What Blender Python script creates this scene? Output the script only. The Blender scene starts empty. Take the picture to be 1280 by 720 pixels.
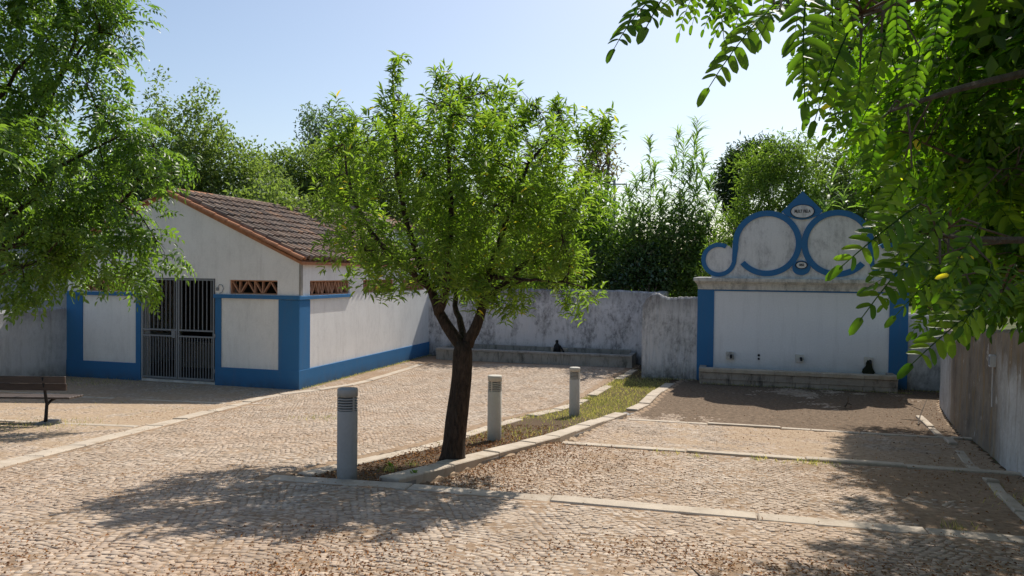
import bpy, math, random
import numpy as np
from mathutils import Vector, Matrix

# ------------------------------------------------------------------ camera, sky, sun, exposure
sc = bpy.context.scene
C = bpy.data.collections.new('courtyard'); sc.collection.children.link(C)
EYE = np.array([0.0, 0.0, 3.0]); FOC = 960.0
_p = math.radians(1.19); _r = 0.011
fw = np.array([0, math.cos(_p), -math.sin(_p)])
_r0 = np.array([1.0, 0, 0]); _u0 = np.cross(_r0, fw)
rt = _r0*math.cos(_r) + _u0*math.sin(_r); up = _u0*math.cos(_r) - _r0*math.sin(_r)
cd = bpy.data.cameras.new('camera'); cam = bpy.data.objects.new('camera', cd); C.objects.link(cam)
cd.sensor_width = 36; cd.sensor_fit = 'HORIZONTAL'; cd.lens = FOC/1280*36
cd.clip_start = 0.05; cd.clip_end = 2000
M = Matrix((( rt[0], up[0], -fw[0], EYE[0]), (rt[1], up[1], -fw[1], EYE[1]), (rt[2], up[2], -fw[2], EYE[2]), (0,0,0,1)))
cam.matrix_world = M
sc.camera = cam
SUN_EL = math.radians(50); SUN_AZ = math.radians(26.6)     # azimuth from +Y towards +X
w = bpy.data.worlds.new('World'); sc.world = w; w.use_nodes = True
nt = w.node_tree; nt.nodes.clear()
sky = nt.nodes.new('ShaderNodeTexSky'); sky.sky_type = 'NISHITA'; sky.sun_disc = False
sky.sun_elevation = SUN_EL; sky.sun_rotation = SUN_AZ; sky.air_density = 1.0; sky.dust_density = 1.5; sky.ozone_density = 0.5; sky.altitude = 50
bg = nt.nodes.new('ShaderNodeBackground'); bg.inputs['Strength'].default_value = 0.102
wo = nt.nodes.new('ShaderNodeOutputWorld'); nt.links.new(sky.outputs[0], bg.inputs[0]); nt.links.new(bg.outputs[0], wo.inputs[0])
sl = bpy.data.lights.new('sun', 'SUN'); sl.energy = 3.9; sl.angle = math.radians(0.5); sl.color = (1, .945, .87)
so = bpy.data.objects.new('sun', sl); C.objects.link(so)
sd = Vector((math.sin(SUN_AZ)*math.cos(SUN_EL), math.cos(SUN_AZ)*math.cos(SUN_EL), math.sin(SUN_EL)))
so.rotation_euler = sd.to_track_quat('Z', 'Y').to_euler(); so.location = (0, 0, 30)
sc.view_settings.view_transform = 'Standard'; sc.view_settings.look = 'None'; sc.view_settings.gamma = 1
sc.view_settings.exposure = 0.46
sc.render.engine = 'CYCLES'
sc.cycles.max_bounces = 8; sc.cycles.diffuse_bounces = 4; sc.cycles.glossy_bounces = 2; sc.cycles.transmission_bounces = 4
sc.cycles.sample_clamp_indirect = 6; sc.cycles.use_denoising = True
sc.cycles.caustics_reflective = False; sc.cycles.caustics_refractive = False

rng = np.random.default_rng(7); random.seed(7)
TH = -math.atan(0.285)                                     # direction of all the facades
E_ = np.array([math.cos(TH), math.sin(TH)]); S_ = np.array([-math.sin(TH), math.cos(TH)])

def ray(x, y): return fw + (x-640)/FOC*rt - (y-360)/FOC*up
def at(x, y, Y):
    d = ray(x, y); return EYE + d*(Y/d[1])
def proj(P):
    d = P - EYE; z = d @ fw; z = np.where(z < 1e-3, 1e-3, z)
    return 640 + FOC*(d @ rt)/z, 360 - FOC*(d @ up)/z

# ------------------------------------------------------------------ the lie of the land
R_Y = [5, 7.72, 9.96, 11.4, 15.03, 17.2, 19.01, 20.71, 30]; R_X = [-2.5, -1.27, -.14, .68, 2.12, 3.09, 3.68, 4.38, 8.2]
L_Y = [5, 8.01, 10.89, 12.49, 14.35, 15.63, 16.77, 18.24, 19.56, 21.83, 23.49, 30]; L_X = [-4.0, -2.45, -1.1, -.62, -.05, .5, 1.1, 1.68, 2.17, 2.95, 3.58, 6]
def xr(y): return np.interp(y, R_Y, R_X)
def xl(y): return np.interp(y, L_Y, L_X)
V1, V2, V3 = 7.39, 11.41, 15.26
W_Y = [-6, 3.2, 5.3, 7.6, 9.56, 11.87, 14.43, 17.83, 20.38]; W_X = [0.6, 3.8, 4.7, 5.62, 6.43, 7.42, 8.46, 9.98, 11.5]    # foot of the right wall
def xw(y): return np.interp(y, W_Y, W_X)
def ramp(y):
    t = np.minimum(.09*(17-np.asarray(y, float))/.06, 40)
    z = .06*np.log1p(np.exp(t)); return np.where(np.asarray(y) < -3, 1.8, np.where(.09*(17-y) > 2.3, .09*(17-y), np.minimum(z, np.maximum(.09*(17-y), z))))
def ground(x, y):
    x = np.asarray(x, float); y = np.asarray(y, float); v = y + .26*x
    base = np.where(.09*(17-y) > 1.8, 1.8, ramp(y))
    fore = base - .023*np.clip(x+1.3, 0, 8)
    tr = np.interp(v, [V1, V2, V2+1e-3, V3, V3+1e-3, 18.5, 40], [.68, .50, .385, .20, .10, 0, 0])
    right = (x > xr(y)) & (v > V1) & (y < 30)
    z = np.where(right, tr, np.where(v < V1, fore, base))
    return z
g1 = lambda x, y: float(ground(x, y))
def rampz(x, y): return float(ramp(y))

# ------------------------------------------------------------------ materials
def mat(name):
    m = bpy.data.materials.new(name); m.use_nodes = True; n = m.node_tree; n.nodes.clear()
    return m, n
def N(n, t, **kw):
    o = n.nodes.new(t)
    for k, v in kw.items():
        if k in o.inputs: o.inputs[k].default_value = v
        else: setattr(o, k, v)
    return o
def noise(n, scale, detail=4, rough=.55, vec=None, dist=0):
    o = N(n, 'ShaderNodeTexNoise'); o.inputs['Scale'].default_value = scale; o.inputs['Detail'].default_value = detail
    o.inputs['Roughness'].default_value = rough; o.inputs['Distortion'].default_value = dist
    if vec: n.links.new(vec, o.inputs['Vector'])
    return o.outputs['Fac']
def rampn(n, fac, stops):
    o = N(n, 'ShaderNodeValToRGB'); cr = o.color_ramp
    while len(cr.elements) < len(stops): cr.elements.new(.5)
    for e, (p, c) in zip(cr.elements, stops):
        e.position = p; e.color = (*(c if isinstance(c, tuple) else (c, c, c)), 1)
    n.links.new(fac, o.inputs['Fac']); return o.outputs['Color']
def mixc(n, f, a, b, mode='MIX'):
    o = N(n, 'ShaderNodeMix', data_type='RGBA', blend_type=mode)
    def put(i, v):
        if isinstance(v, (int, float)): o.inputs[i].default_value = v
        elif isinstance(v, tuple): o.inputs[i].default_value = (*v, 1)
        else: n.links.new(v, o.inputs[i])
    put(0, f); put(6, a); put(7, b); return o.outputs[2]
def math_(n, op, a, b=0.0, clamp=False):
    o = N(n, 'ShaderNodeMath', operation=op, use_clamp=clamp)
    for i, v in enumerate((a, b)):
        if isinstance(v, (int, float)): o.inputs[i].default_value = v
        else: n.links.new(v, o.inputs[i])
    return o.outputs[0]
def coords(n, scale=(1,1,1), kind='Object', loc=(0,0,0)):
    tc = N(n, 'ShaderNodeTexCoord'); mp = N(n, 'ShaderNodeMapping'); mp.inputs['Scale'].default_value = scale; mp.inputs['Location'].default_value = loc
    n.links.new(tc.outputs[kind], mp.inputs['Vector']); return mp.outputs[0]
def finish(n, col, rough=.8, bump=None, bstr=.3, bdist=.01, metal=0, spec=.3):
    b = N(n, 'ShaderNodeBsdfPrincipled'); o = N(n, 'ShaderNodeOutputMaterial')
    if isinstance(col, tuple): b.inputs['Base Color'].default_value = (*col, 1)
    else: n.links.new(col, b.inputs['Base Color'])
    if isinstance(rough, (int, float)): b.inputs['Roughness'].default_value = rough
    else: n.links.new(rough, b.inputs['Roughness'])
    b.inputs['Metallic'].default_value = metal; b.inputs['Specular IOR Level'].default_value = spec
    if bump is not None:
        bm = N(n, 'ShaderNodeBump'); bm.inputs['Strength'].default_value = bstr; bm.inputs['Distance'].default_value = bdist
        n.links.new(bump, bm.inputs['Height']); n.links.new(bm.outputs[0], b.inputs['Normal'])
    n.links.new(b.outputs[0], o.inputs['Surface']); return b
def rndval(n):
    a = N(n, 'ShaderNodeAttribute', attribute_name='rnd'); oi = N(n, 'ShaderNodeObjectInfo')
    return math_(n, 'FRACT', math_(n, 'ADD', a.outputs['Fac'], oi.outputs['Random']))

def m_plaster(name, base, dirt=(.22,.2,.17), amount=.35, streak=.3, spots=0.0, damp=0.0, damp_h=.5, bump=.25, top_z=None):
    m, n = mat(name); P = coords(n); S = coords(n, (3.2, 3.2, .35))
    big = noise(n, 1.1, 5, .6, P); fine = noise(n, 26, 5, .65, P)
    c = mixc(n, rampn(n, big, [(.35, 0.0), (.75, amount)]), base, tuple(b*.72 for b in base))
    c = mixc(n, rampn(n, fine, [(.3, 0.0), (.8, .16)]), c, dirt)
    if streak > 0:
        st = noise(n, 1.6, 6, .7, S)
        c = mixc(n, rampn(n, st, [(.52, 0.0), (.74, streak)]), c, dirt)
    if spots > 0:
        s1 = noise(n, 1.3, 8, .75, coords(n, (1, 1, .6), loc=(3.1, 2.2, 1.4)), .3)
        s2 = noise(n, 9, 8, .75, coords(n, (1, 1, .5)))
        f = math_(n, 'MULTIPLY', rampn(n, s1, [(.44, 0.0), (.56, 1.0)]), rampn(n, s2, [(.42, .15), (.58, 1.0)]))
        c = mixc(n, math_(n, 'MULTIPLY', f, spots), c, (.06, .06, .062))
    sep = N(n, 'ShaderNodeSeparateXYZ'); tc = N(n, 'ShaderNodeTexCoord'); n.links.new(tc.outputs['Object'], sep.inputs[0])
    if damp > 0:   # rising damp and splashed mould along the foot
        h = math_(n, 'DIVIDE', math_(n, 'SUBTRACT', damp_h, sep.outputs['Z']), damp_h, True)
        h = math_(n, 'MULTIPLY', h, rampn(n, noise(n, 3.5, 7, .7, P), [(.3, .1), (.62, 1.0)]))
        c = mixc(n, math_(n, 'MULTIPLY', h, damp, True), c, (.07, .07, .05))
    if top_z is not None:   # black lichen along the weathered top
        h = math_(n, 'DIVIDE', math_(n, 'SUBTRACT', sep.outputs['Z'], top_z-.5), .5, True)
        h = math_(n, 'MULTIPLY', h, rampn(n, noise(n, 3.0, 7, .7, S), [(.3, .15), (.6, 1.0)]))
        c = mixc(n, math_(n, 'MULTIPLY', h, .85, True), c, (.13, .125, .125))
    finish(n, c, .9, math_(n, 'ADD', fine, big), bump, .012, spec=.15); return m
def m_paint(name, base, var=.25, rough=.75, wear=.12):
    m, n = mat(name); P = coords(n)
    a = noise(n, 2.2, 6, .65, P); b = noise(n, 30, 5, .6, P)
    c = mixc(n, rampn(n, a, [(.35, 0.0), (.75, 1.0)]), base, tuple(x*(1-var) for x in base))
    c = mixc(n, rampn(n, noise(n, 6, 8, .75, coords(n, (1,1,.4), loc=(5,1,2))), [(.58, 0.0), (.72, wear*3)]), c, tuple(x*.6+.22 for x in base))
    finish(n, c, rough, b, .25, .006, spec=.25); return m
def m_stone(name, base, dark=(.06,.055,.05), stains=.5, scale=1.0, bump=.5, warm=None):
    m, n = mat(name); P = coords(n); oi = N(n, 'ShaderNodeObjectInfo')
    a = noise(n, 3*scale, 6, .7, P); b = noise(n, 40*scale, 5, .7, P); s = noise(n, 2.0*scale, 8, .75, coords(n, (1.6, 1.6, .5), loc=(2,3,4)))
    c = mixc(n, rampn(n, a, [(.3, 0.0), (.75, 1.0)]), base, tuple(x*.68 for x in base))
    c = mixc(n, math_(n, 'MULTIPLY', oi.outputs['Random'], .25), c, tuple(x*.7 for x in (warm or base)))
    c = mixc(n, rampn(n, b, [(.35, 0.0), (.8, .25)]), c, dark)
    c = mixc(n, rampn(n, s, [(.5, 0.0), (.66, stains)]), c, dark)
    finish(n, c, .88, math_(n, 'ADD', math_(n, 'MULTIPLY', a, .6), b), bump, .012, spec=.25); return m
def m_leaf(name, c1, c2, trans=.45, tcol=None, rough=.45, spec=.35, dry=None, dryf=.04):
    m, n = mat(name); r = rndval(n)
    P = coords(n, kind='Object')
    c = mixc(n, r, c1, c2)
    if dry: c = mixc(n, rampn(n, math_(n, 'FRACT', math_(n, 'MULTIPLY', r, 17.3)), [(1-dryf, 0.0), (1-dryf+.01, 1.0)]), c, dry)
    b = N(n, 'ShaderNodeBsdfPrincipled'); n.links.new(c, b.inputs['Base Color']); b.inputs['Roughness'].default_value = rough; b.inputs['Specular IOR Level'].default_value = spec
    t = N(n, 'ShaderNodeBsdfTranslucent'); tc_ = mixc(n, 1.0, c, tcol or (1.9, 2.1, .75), 'MULTIPLY'); n.links.new(tc_, t.inputs['Color'])
    mx = N(n, 'ShaderNodeMixShader'); mx.inputs[0].default_value = trans
    n.links.new(b.outputs[0], mx.inputs[1]); n.links.new(t.outputs[0], mx.inputs[2])
    o = N(n, 'ShaderNodeOutputMaterial'); n.links.new(mx.outputs[0], o.inputs['Surface']); return m

def m_cobble():
    m, n = mat('limestone_cobble'); r = rndval(n); P = coords(n, kind='Generated')
    tc = N(n, 'ShaderNodeNewGeometry'); pos = tc.outputs['Position']
    c = rampn(n, r, [(0, (.43,.335,.25)), (.3, (.53,.43,.33)), (.55, (.36,.28,.21)), (.8, (.60,.50,.395)), (1, (.31,.25,.2))])
    big = noise(n, .55, 5, .6, pos); mid = noise(n, 2.4, 5, .65, pos); f = noise(n, 90, 4, .7, pos)
    c = mixc(n, rampn(n, big, [(.42, 0.0), (.68, .5)]), c, (.46,.31,.20))
    c = mixc(n, rampn(n, mid, [(.45, 0.0), (.7, .5)]), c, (.33,.245,.165))
    c = mixc(n, rampn(n, noise(n, 1.1, 7, .7, coords(n, (1, 2.2, 1), loc=(4, 9, 0)) if False else pos), [(.50, 0.0), (.66, .42)]), c, (.24,.195,.15))
    c = mixc(n, rampn(n, f, [(.35, 0.0), (.75, .3)]), c, (.2,.155,.11))
    c = mixc(n, N(n, 'ShaderNodeAttribute', attribute_name='soil').outputs['Fac'], c, (.21,.145,.09))
    finish(n, c, .85, f, .4, .004, spec=.25); return m
def m_earth():
    m, n = mat('sandy_earth'); g = N(n, 'ShaderNodeNewGeometry'); pos = g.outputs['Position']
    z = N(n, 'ShaderNodeAttribute', attribute_name='zone').outputs['Fac']
    a = noise(n, .8, 6, .65, pos); b = noise(n, 14, 6, .7, pos); f = noise(n, 120, 4, .8, pos)
    c = rampn(n, b, [(.3, (.22,.15,.095)), (.5, (.34,.24,.16)), (.72, (.44,.33,.225))])
    c = mixc(n, rampn(n, a, [(.4, 0.0), (.7, .6)]), c, (.22,.15,.09))
    sand = rampn(n, b, [(.3, (.25,.18,.12)), (.5, (.40,.295,.20)), (.75, (.50,.40,.29))])
    dk = rampn(n, b, [(.3, (.075,.055,.038)), (.5, (.16,.115,.078)), (.75, (.30,.22,.15))]); c = mixc(n, math_(n, 'GREATER_THAN', z, .1), c, dk)  # dark damp earth, lowered further to deepen the fountain's shade
    c = mixc(n, math_(n, 'GREATER_THAN', z, .25), c, sand)
    soil = rampn(n, f, [(.3, (.05,.035,.022)), (.55, (.12,.08,.05)), (.75, (.24,.17,.10))])
    c = mixc(n, math_(n, 'GREATER_THAN', z, .5), c, soil)
    far = rampn(n, a, [(.3, (.05,.07,.025)), (.6, (.10,.105,.045)), (.8, (.20,.16,.085))])
    c = mixc(n, math_(n, 'GREATER_THAN', z, .75), c, far)
    finish(n, c, .95, math_(n, 'ADD', b, f), .6, .012, spec=.1); return m
def m_bark(name, c1, c2, sc_=1):
    m, n = mat(name); P = coords(n, (6*sc_, 6*sc_, 1.6*sc_)); a = noise(n, 5, 8, .75, P, .6); b = noise(n, 1.5, 4, .6, coords(n))
    v = N(n, 'ShaderNodeTexVoronoi'); v.inputs['Scale'].default_value = 5; n.links.new(P, v.inputs['Vector'])
    c = mixc(n, rampn(n, a, [(.35, 0.0), (.65, 1.0)]), c1, c2)
    finish(n, c, .92, math_(n, 'ADD', a, v.outputs['Distance']), .9, .025, spec=.15); return m
def m_flat(name, c, rough=.6, metal=0, spec=.4, var=.15, sc_=20):
    m, n = mat(name); P = coords(n); a = noise(n, sc_, 5, .65, P)
    col = mixc(n, rampn(n, a, [(.35, 0.0), (.75, var*2)]), c, tuple(x*.45 for x in c))
    finish(n, col, rough, a, .15, .004, metal, spec); return m
def m_tile():
    m, n = mat('clay_tile'); r = rndval(n); g = N(n, 'ShaderNodeNewGeometry'); pos = g.outputs['Position']
    c = rampn(n, r, [(0, (.22,.135,.095)), (.3, (.38,.28,.21)), (.6, (.14,.105,.085)), (.85, (.33,.22,.15)), (1, (.47,.26,.15))])
    b = noise(n, 7, 7, .75, pos); a = noise(n, 1.3, 4, .6, pos)
    c = mixc(n, rampn(n, b, [(.42, 0.0), (.66, .7)]), c, (.12,.105,.09))
    c = mixc(n, rampn(n, a, [(.45, 0.0), (.65, .5)]), c, (.16,.14,.12))
    c = mixc(n, rampn(n, noise(n, 22, 5, .7, pos), [(.6, 0.0), (.7, .5)]), c, (.33,.32,.27))
    finish(n, c, .9, b, .5, .01, spec=.15); return m
def m_wood(name, c):
    m, n = mat(name); P = coords(n, (2, 30, 30)); a = noise(n, 2, 7, .7, P)
    oi = N(n, 'ShaderNodeObjectInfo')
    col = mixc(n, rampn(n, a, [(.3, 0.0), (.7, 1.0)]), c, tuple(x*.45 for x in c))
    col = mixc(n, math_(n, 'MULTIPLY', oi.outputs['Random'], .3), col, (.16,.13,.11))
    finish(n, col, .6, a, .4, .004, spec=.35); return m
def m_litter():
    m, n = mat('dry_leaf'); r = rndval(n)
    c = rampn(n, r, [(0, (.42,.19,.07)), (.3, (.28,.12,.05)), (.55, (.50,.30,.13)), (.8, (.17,.085,.045)), (1, (.56,.27,.07))])
    finish(n, c, .85, spec=.15); return m
def m_rightwall():
    m, n = mat('peeling_limewash'); P = coords(n); S = coords(n, (1.2, 1.2, .3)); sep = N(n, 'ShaderNodeSeparateXYZ'); n.links.new(coords(n), sep.inputs[0])
    a = noise(n, 1.0, 6, .65, S, .4); b = noise(n, 20, 6, .7, P); st = noise(n, 2.4, 7, .75, coords(n, (2.5, 2.5, .35)), .5); bl = noise(n, 1.6, 7, .7, P)
    yy = math_(n, 'ADD', sep.outputs['Y'], math_(n, 'MULTIPLY', a, 2.4))
    f1 = math_(n, 'MULTIPLY', rampn(n, math_(n, 'DIVIDE', yy, 20.0), [(.60, 0.0), (.64, 1.0)]), rampn(n, math_(n, 'DIVIDE', yy, 20.0), [(.83, 1.0), (.87, 0.0)]))
    zz = math_(n, 'ADD', sep.outputs['Z'], math_(n, 'MULTIPLY', st, 1.5)); f2 = rampn(n, math_(n, 'DIVIDE', zz, 4.0), [(.56, 0.0), (.66, 1.0)])
    f = math_(n, 'MAXIMUM', f1, f2)
    brown = mixc(n, rampn(n, bl, [(.4, 0.0), (.65, 1.0)]), (.27,.23,.18), (.14,.12,.10)); brown = mixc(n, rampn(n, st, [(.5, 0.0), (.62, .75)]), brown, (.30,.20,.09))
    white = mixc(n, rampn(n, bl, [(.42, 0.0), (.7, .7)]), (.60,.595,.57), (.36,.34,.31)); white = mixc(n, rampn(n, st, [(.52, 0.0), (.68, .6)]), white, (.27,.23,.18))
    c = mixc(n, f, white, brown)
    c = mixc(n, rampn(n, noise(n, 4, 8, .75, coords(n, (1,1,.5), loc=(7,2,2))), [(.60, 0.0), (.64, .8)]), c, (.55,.53,.49))
    c = mixc(n, rampn(n, b, [(.35, 0.0), (.8, .35)]), c, (.13,.11,.09))
    finish(n, c, .92, b, .4, .012, spec=.15); return m
def m_water():
    m, n = mat('still_water'); b = noise(n, 9, 3, .5, coords(n))
    bs = finish(n, (.02,.03,.022), .06, b, .12, .01, spec=.6); return m

MT = dict(moss=m_flat('dark_wet_moss', (.022,.028,.014), .8, 0, .3, .3, 30),leaf_mid=m_leaf('mid_green_leaf', (.07,.12,.04), (.13,.19,.06), .42),
    earth=m_earth(), cobble=m_cobble(),
    kerb=m_stone('pale_kerb_stone', (.60,.51,.40), (.26,.185,.115), .5, 1.0, .35),
    plaster=m_plaster('white_plaster', (.84,.835,.81), (.33,.30,.26), .26, .2, .10, .5, .6, .35),
    fplaster=m_plaster('fountain_plaster', (.82,.83,.84), (.20,.20,.19), .2, .14, 0.0, .35, .9, .25),
    cplaster=m_plaster('crest_plaster', (.79,.785,.77), (.10,.10,.10), .22, .30, .38, 0, .5, .25),
    old=m_plaster('weathered_plaster', (.72,.72,.73), (.22,.21,.20), .4, .5, .7, .9, .6, .5, top_z=2.42),
    old2=m_plaster('grey_weathered_plaster', (.66,.66,.66), (.2,.19,.18), .5, .55, .55, .9, .5, .5, top_z=2.36),
    leftw=m_plaster('grey_limewash', (.58,.58,.58), (.2,.19,.17), .45, .45, .25, .9, .45, .4, top_z=1.95),
    rightw=m_rightwall(), blue=m_plaster('blue_paint', (.042,.17,.365), (.12,.16,.22), .35, .3, 0, .55, .28, .25),
    cornice=m_plaster('cornice_plaster', (.70,.68,.62), (.08,.075,.07), .3, .5, .5, 0, .5, .3),
    kerbd=m_stone('weathered_coping', (.42,.40,.36), (.07,.07,.06), .6, 1.4, .5), basin=m_stone('stained_limestone', (.50,.44,.37), (.035,.033,.03), .85, 1.3, .5, (.48,.36,.26)),
    trough=m_stone('mossy_trough_concrete', (.43,.41,.36), (.05,.055,.045), .8, 1.2, .6),
    concrete=m_stone('plain_concrete', (.35,.33,.30), (.12,.11,.10), .4, 1.5, .4),
    indoor_shade=m_stone('painted_indoor_shade', (.07,.065,.06), (.02,.02,.02), .5), tile=m_tile(), verge=m_flat('orange_clay', (.46,.215,.115), .85, 0, .15, .35, 9),  # near-black floor colour stands in for the unlit interior
    brick=m_flat('terracotta', (.47,.255,.16), .85, 0, .15, .2, 14),
    gate=m_flat('grey_gate_paint', (.22,.235,.25), .5, .0, .4, .2, 25),
    boll=m_plaster('grey_bollard_paint', (.36,.355,.335), (.12,.11,.10), .3, .3, 0, .8, .16, .05),
    boll2=m_plaster('pale_bollard_paint', (.56,.53,.46), (.16,.14,.11), .25, .25, 0, .8, .2, .05),
    black=m_flat('black_iron', (.025,.024,.024), .6, .5, .4), dark=m_flat('dark_recess', (.02,.02,.022), .8),
    wood=m_wood('dark_bench_wood', (.085,.055,.04)), bark=m_bark('almond_bark', (.022,.017,.013), (.085,.06,.045)),
    bark2=m_bark('grey_bark', (.09,.07,.055), (.20,.17,.14)), twig=m_bark('twig_bark', (.10,.075,.05), (.17,.13,.085)),
    water=m_water(), litter=m_litter(), grass=m_leaf('grass_blade', (.13,.155,.055), (.27,.26,.11), .4, dry=(.52,.43,.24), dryf=.42),
    leaf_almond=m_leaf('almond_leaf', (.08,.145,.028), (.175,.25,.05), .5, (2.4,2.5,.8), dry=(.5,.38,.06), dryf=.012),
    leaf_melia=m_leaf('chinaberry_leaf', (.05,.105,.025), (.12,.195,.045), .5, (2.5,2.5,.8), rough=.38, spec=.5),
    leaf_robinia=m_leaf('locust_leaf', (.016,.042,.006), (.06,.105,.015), .5, (5.4,5.8,1.0), .48, .3, dry=(.4,.33,.05), dryf=.004),
    leaf_willow=m_leaf('grey_green_leaf', (.11,.16,.055), (.19,.235,.09), .45, rough=.5),
    leaf_blue=m_leaf('blue_green_leaf', (.09,.14,.10), (.15,.20,.15), .4, rough=.5),
    leaf_bright=m_leaf('bright_leaf', (.10,.175,.03), (.165,.25,.05), .5),
    leaf_dark=m_leaf('dark_leaf', (.045,.085,.028), (.09,.145,.045), .4, rough=.35, spec=.5),
    leaf_ivy=m_leaf('glossy_shrub_leaf', (.035,.075,.03), (.07,.12,.05), .25, rough=.25, spec=.7),
    leaf_pine=m_leaf('pine_needle', (.035,.07,.03), (.07,.11,.05), .3),
    leaf_brown=m_leaf('rusty_needle', (.15,.13,.08), (.23,.17,.11), .35),
    leaf_reed=m_leaf('reed_leaf', (.11,.19,.06), (.20,.28,.11), .5),
    leaf_feather=m_leaf('feathery_leaf', (.10,.165,.035), (.17,.235,.06), .5),
    cane=m_flat('reed_cane', (.20,.24,.10), .6), letter=m_flat('black_lettering', (.03,.03,.03), .7),
    grey=m_flat('grey_block', (.34,.34,.35), .9, 0, .2, .25, 4), white=m_flat('white_plastic', (.6,.6,.6), .5), steel=m_flat('galvanised_pole', (.3,.3,.3), .5, .3),
)

# ------------------------------------------------------------------ building helpers
def tag(o, label=None, cat=None, group=None, kind=None):
    if label: o['label'] = label
    if cat: o['category'] = cat
    if group: o['group'] = group
    if kind: o['kind'] = kind
    return o
def empty(name, loc=(0,0,0), rz=0, **kw):
    o = bpy.data.objects.new(name, None); C.objects.link(o); o.location = loc; o.rotation_euler = (0, 0, rz); o.empty_display_size = .2
    return tag(o, **kw)
class MB:
    def __init__(s): s.v = []; s.f = []
    def add(s, vs, fs):
        b = len(s.v); s.v += [tuple(map(float, p)) for p in vs]; s.f += [tuple(b+i for i in q) for q in fs]; return s
    def box(s, x0, x1, y0, y1, z0, z1, ch=0):
        if ch <= 0:
            return s.add([(x0,y0,z0),(x1,y0,z0),(x1,y1,z0),(x0,y1,z0),(x0,y0,z1),(x1,y0,z1),(x1,y1,z1),(x0,y1,z1)],
                         [(0,3,2,1),(4,5,6,7),(0,1,5,4),(1,2,6,5),(2,3,7,6),(3,0,4,7)])
        c = ch
        return s.add([(x0,y0,z0),(x1,y0,z0),(x1,y1,z0),(x0,y1,z0),(x0,y0,z1-c),(x1,y0,z1-c),(x1,y1,z1-c),(x0,y1,z1-c),
                      (x0+c,y0+c,z1),(x1-c,y0+c,z1),(x1-c,y1-c,z1),(x0+c,y1-c,z1)],
                     [(0,3,2,1),(0,1,5,4),(1,2,6,5),(2,3,7,6),(3,0,4,7),(4,5,9,8),(5,6,10,9),(6,7,11,10),(7,4,8,11),(8,9,10,11)])
    def tube(s, pts, rad, n=6, cap=True):
        pts = [np.array(p, float) for p in pts]; b = len(s.v); u = None
        for i, p in enumerate(pts):
            t = pts[min(i+1, len(pts)-1)] - pts[max(i-1, 0)]; t = t/(np.linalg.norm(t)+1e-9)
            if u is not None:
                u = u - t*np.dot(u, t)
                if np.linalg.norm(u) < 1e-3: u = None
            if u is None:
                a = np.array([0,0,1.0]) if abs(t[2]) < .9 else np.array([1.0,0,0]); u = np.cross(a, t)
            u = u/np.linalg.norm(u); w_ = np.cross(t, u); r = rad[i] if hasattr(rad, '__len__') else rad
            for k in range(n):
                q = 2*math.pi*k/n; s.v.append(tuple(p + r*(math.cos(q)*u + math.sin(q)*w_)))
        for i in range(len(pts)-1):
            for k in range(n):
                k2 = (k+1) % n; s.f.append((b+i*n+k, b+i*n+k2, b+(i+1)*n+k2, b+(i+1)*n+k))
        if cap: s.f.append(tuple(b+k for k in range(n))[::-1]); s.f.append(tuple(b+(len(pts)-1)*n+k for k in range(n)))
        return s
    def lathe(s, prof, c=(0,0,0), n=24):
        b = len(s.v)
        for r, z in prof:
            for k in range(n):
                q = 2*math.pi*k/n; s.v.append((c[0]+r*math.cos(q), c[1]+r*math.sin(q), c[2]+z))
        for i in range(len(prof)-1):
            for k in range(n):
                k2 = (k+1) % n; s.f.append((b+i*n+k, b+i*n+k2, b+(i+1)*n+k2, b+(i+1)*n+k))
        s.f.append(tuple(b+k for k in range(n))[::-1]); s.f.append(tuple(b+(len(prof)-1)*n+k for k in range(n))); return s
    def prism(s, poly, y0, y1):        # polygon in x,z pushed from y0 to y1
        k = len(poly); b = len(s.v)
        s.v += [(x, y0, z) for x, z in poly] + [(x, y1, z) for x, z in poly]
        s.f.append(tuple(range(b, b+k))); s.f.append(tuple(range(b+2*k-1, b+k-1, -1)))
        for i in range(k):
            j = (i+1) % k; s.f.append((b+i, b+k+i, b+k+j, b+j))
        return s
    def mesh(s, name):
        me = bpy.data.meshes.new(name); me.from_pydata(s.v, [], s.f); me.update(); return me
    def build(s, name, m, parent=None, smooth=False, kind=None, recalc=True):
        me = s.mesh(name)
        if recalc:
            import bmesh
            bm = bmesh.new(); bm.from_mesh(me); bmesh.ops.recalc_face_normals(bm, faces=bm.faces); bm.to_mesh(me); bm.free()
        return link(name, me, m, parent, smooth, kind)
def link(name, me, m, parent=None, smooth=False, kind=None):
    if m is not None and not me.materials: me.materials.append(m)
    if smooth: me.polygons.foreach_set('use_smooth', [True]*len(me.polygons))
    o = bpy.data.objects.new(name, me); C.objects.link(o)
    if parent: o.parent = parent
    if kind: o['kind'] = kind
    return o
def mesh_np(name, V, Fc, rnd=None, attr='rnd'):
    """V (n,3), Fc (m,k) one face size; fast mesh from arrays"""
    me = bpy.data.meshes.new(name); V = np.ascontiguousarray(V, np.float32); Fc = np.ascontiguousarray(Fc, np.int32)
    me.vertices.add(len(V)); me.vertices.foreach_set('co', V.ravel())
    k = Fc.shape[1]; me.loops.add(Fc.size); me.loops.foreach_set('vertex_index', Fc.ravel())
    me.polygons.add(len(Fc)); me.polygons.foreach_set('loop_start', np.arange(0, Fc.size, k, dtype=np.int32))
    if rnd is not None:
        a = me.attributes.new(attr, 'FLOAT', 'POINT'); a.data.foreach_set('value', np.ascontiguousarray(rnd, np.float32))
    me.update(calc_edges=True); return me
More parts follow.
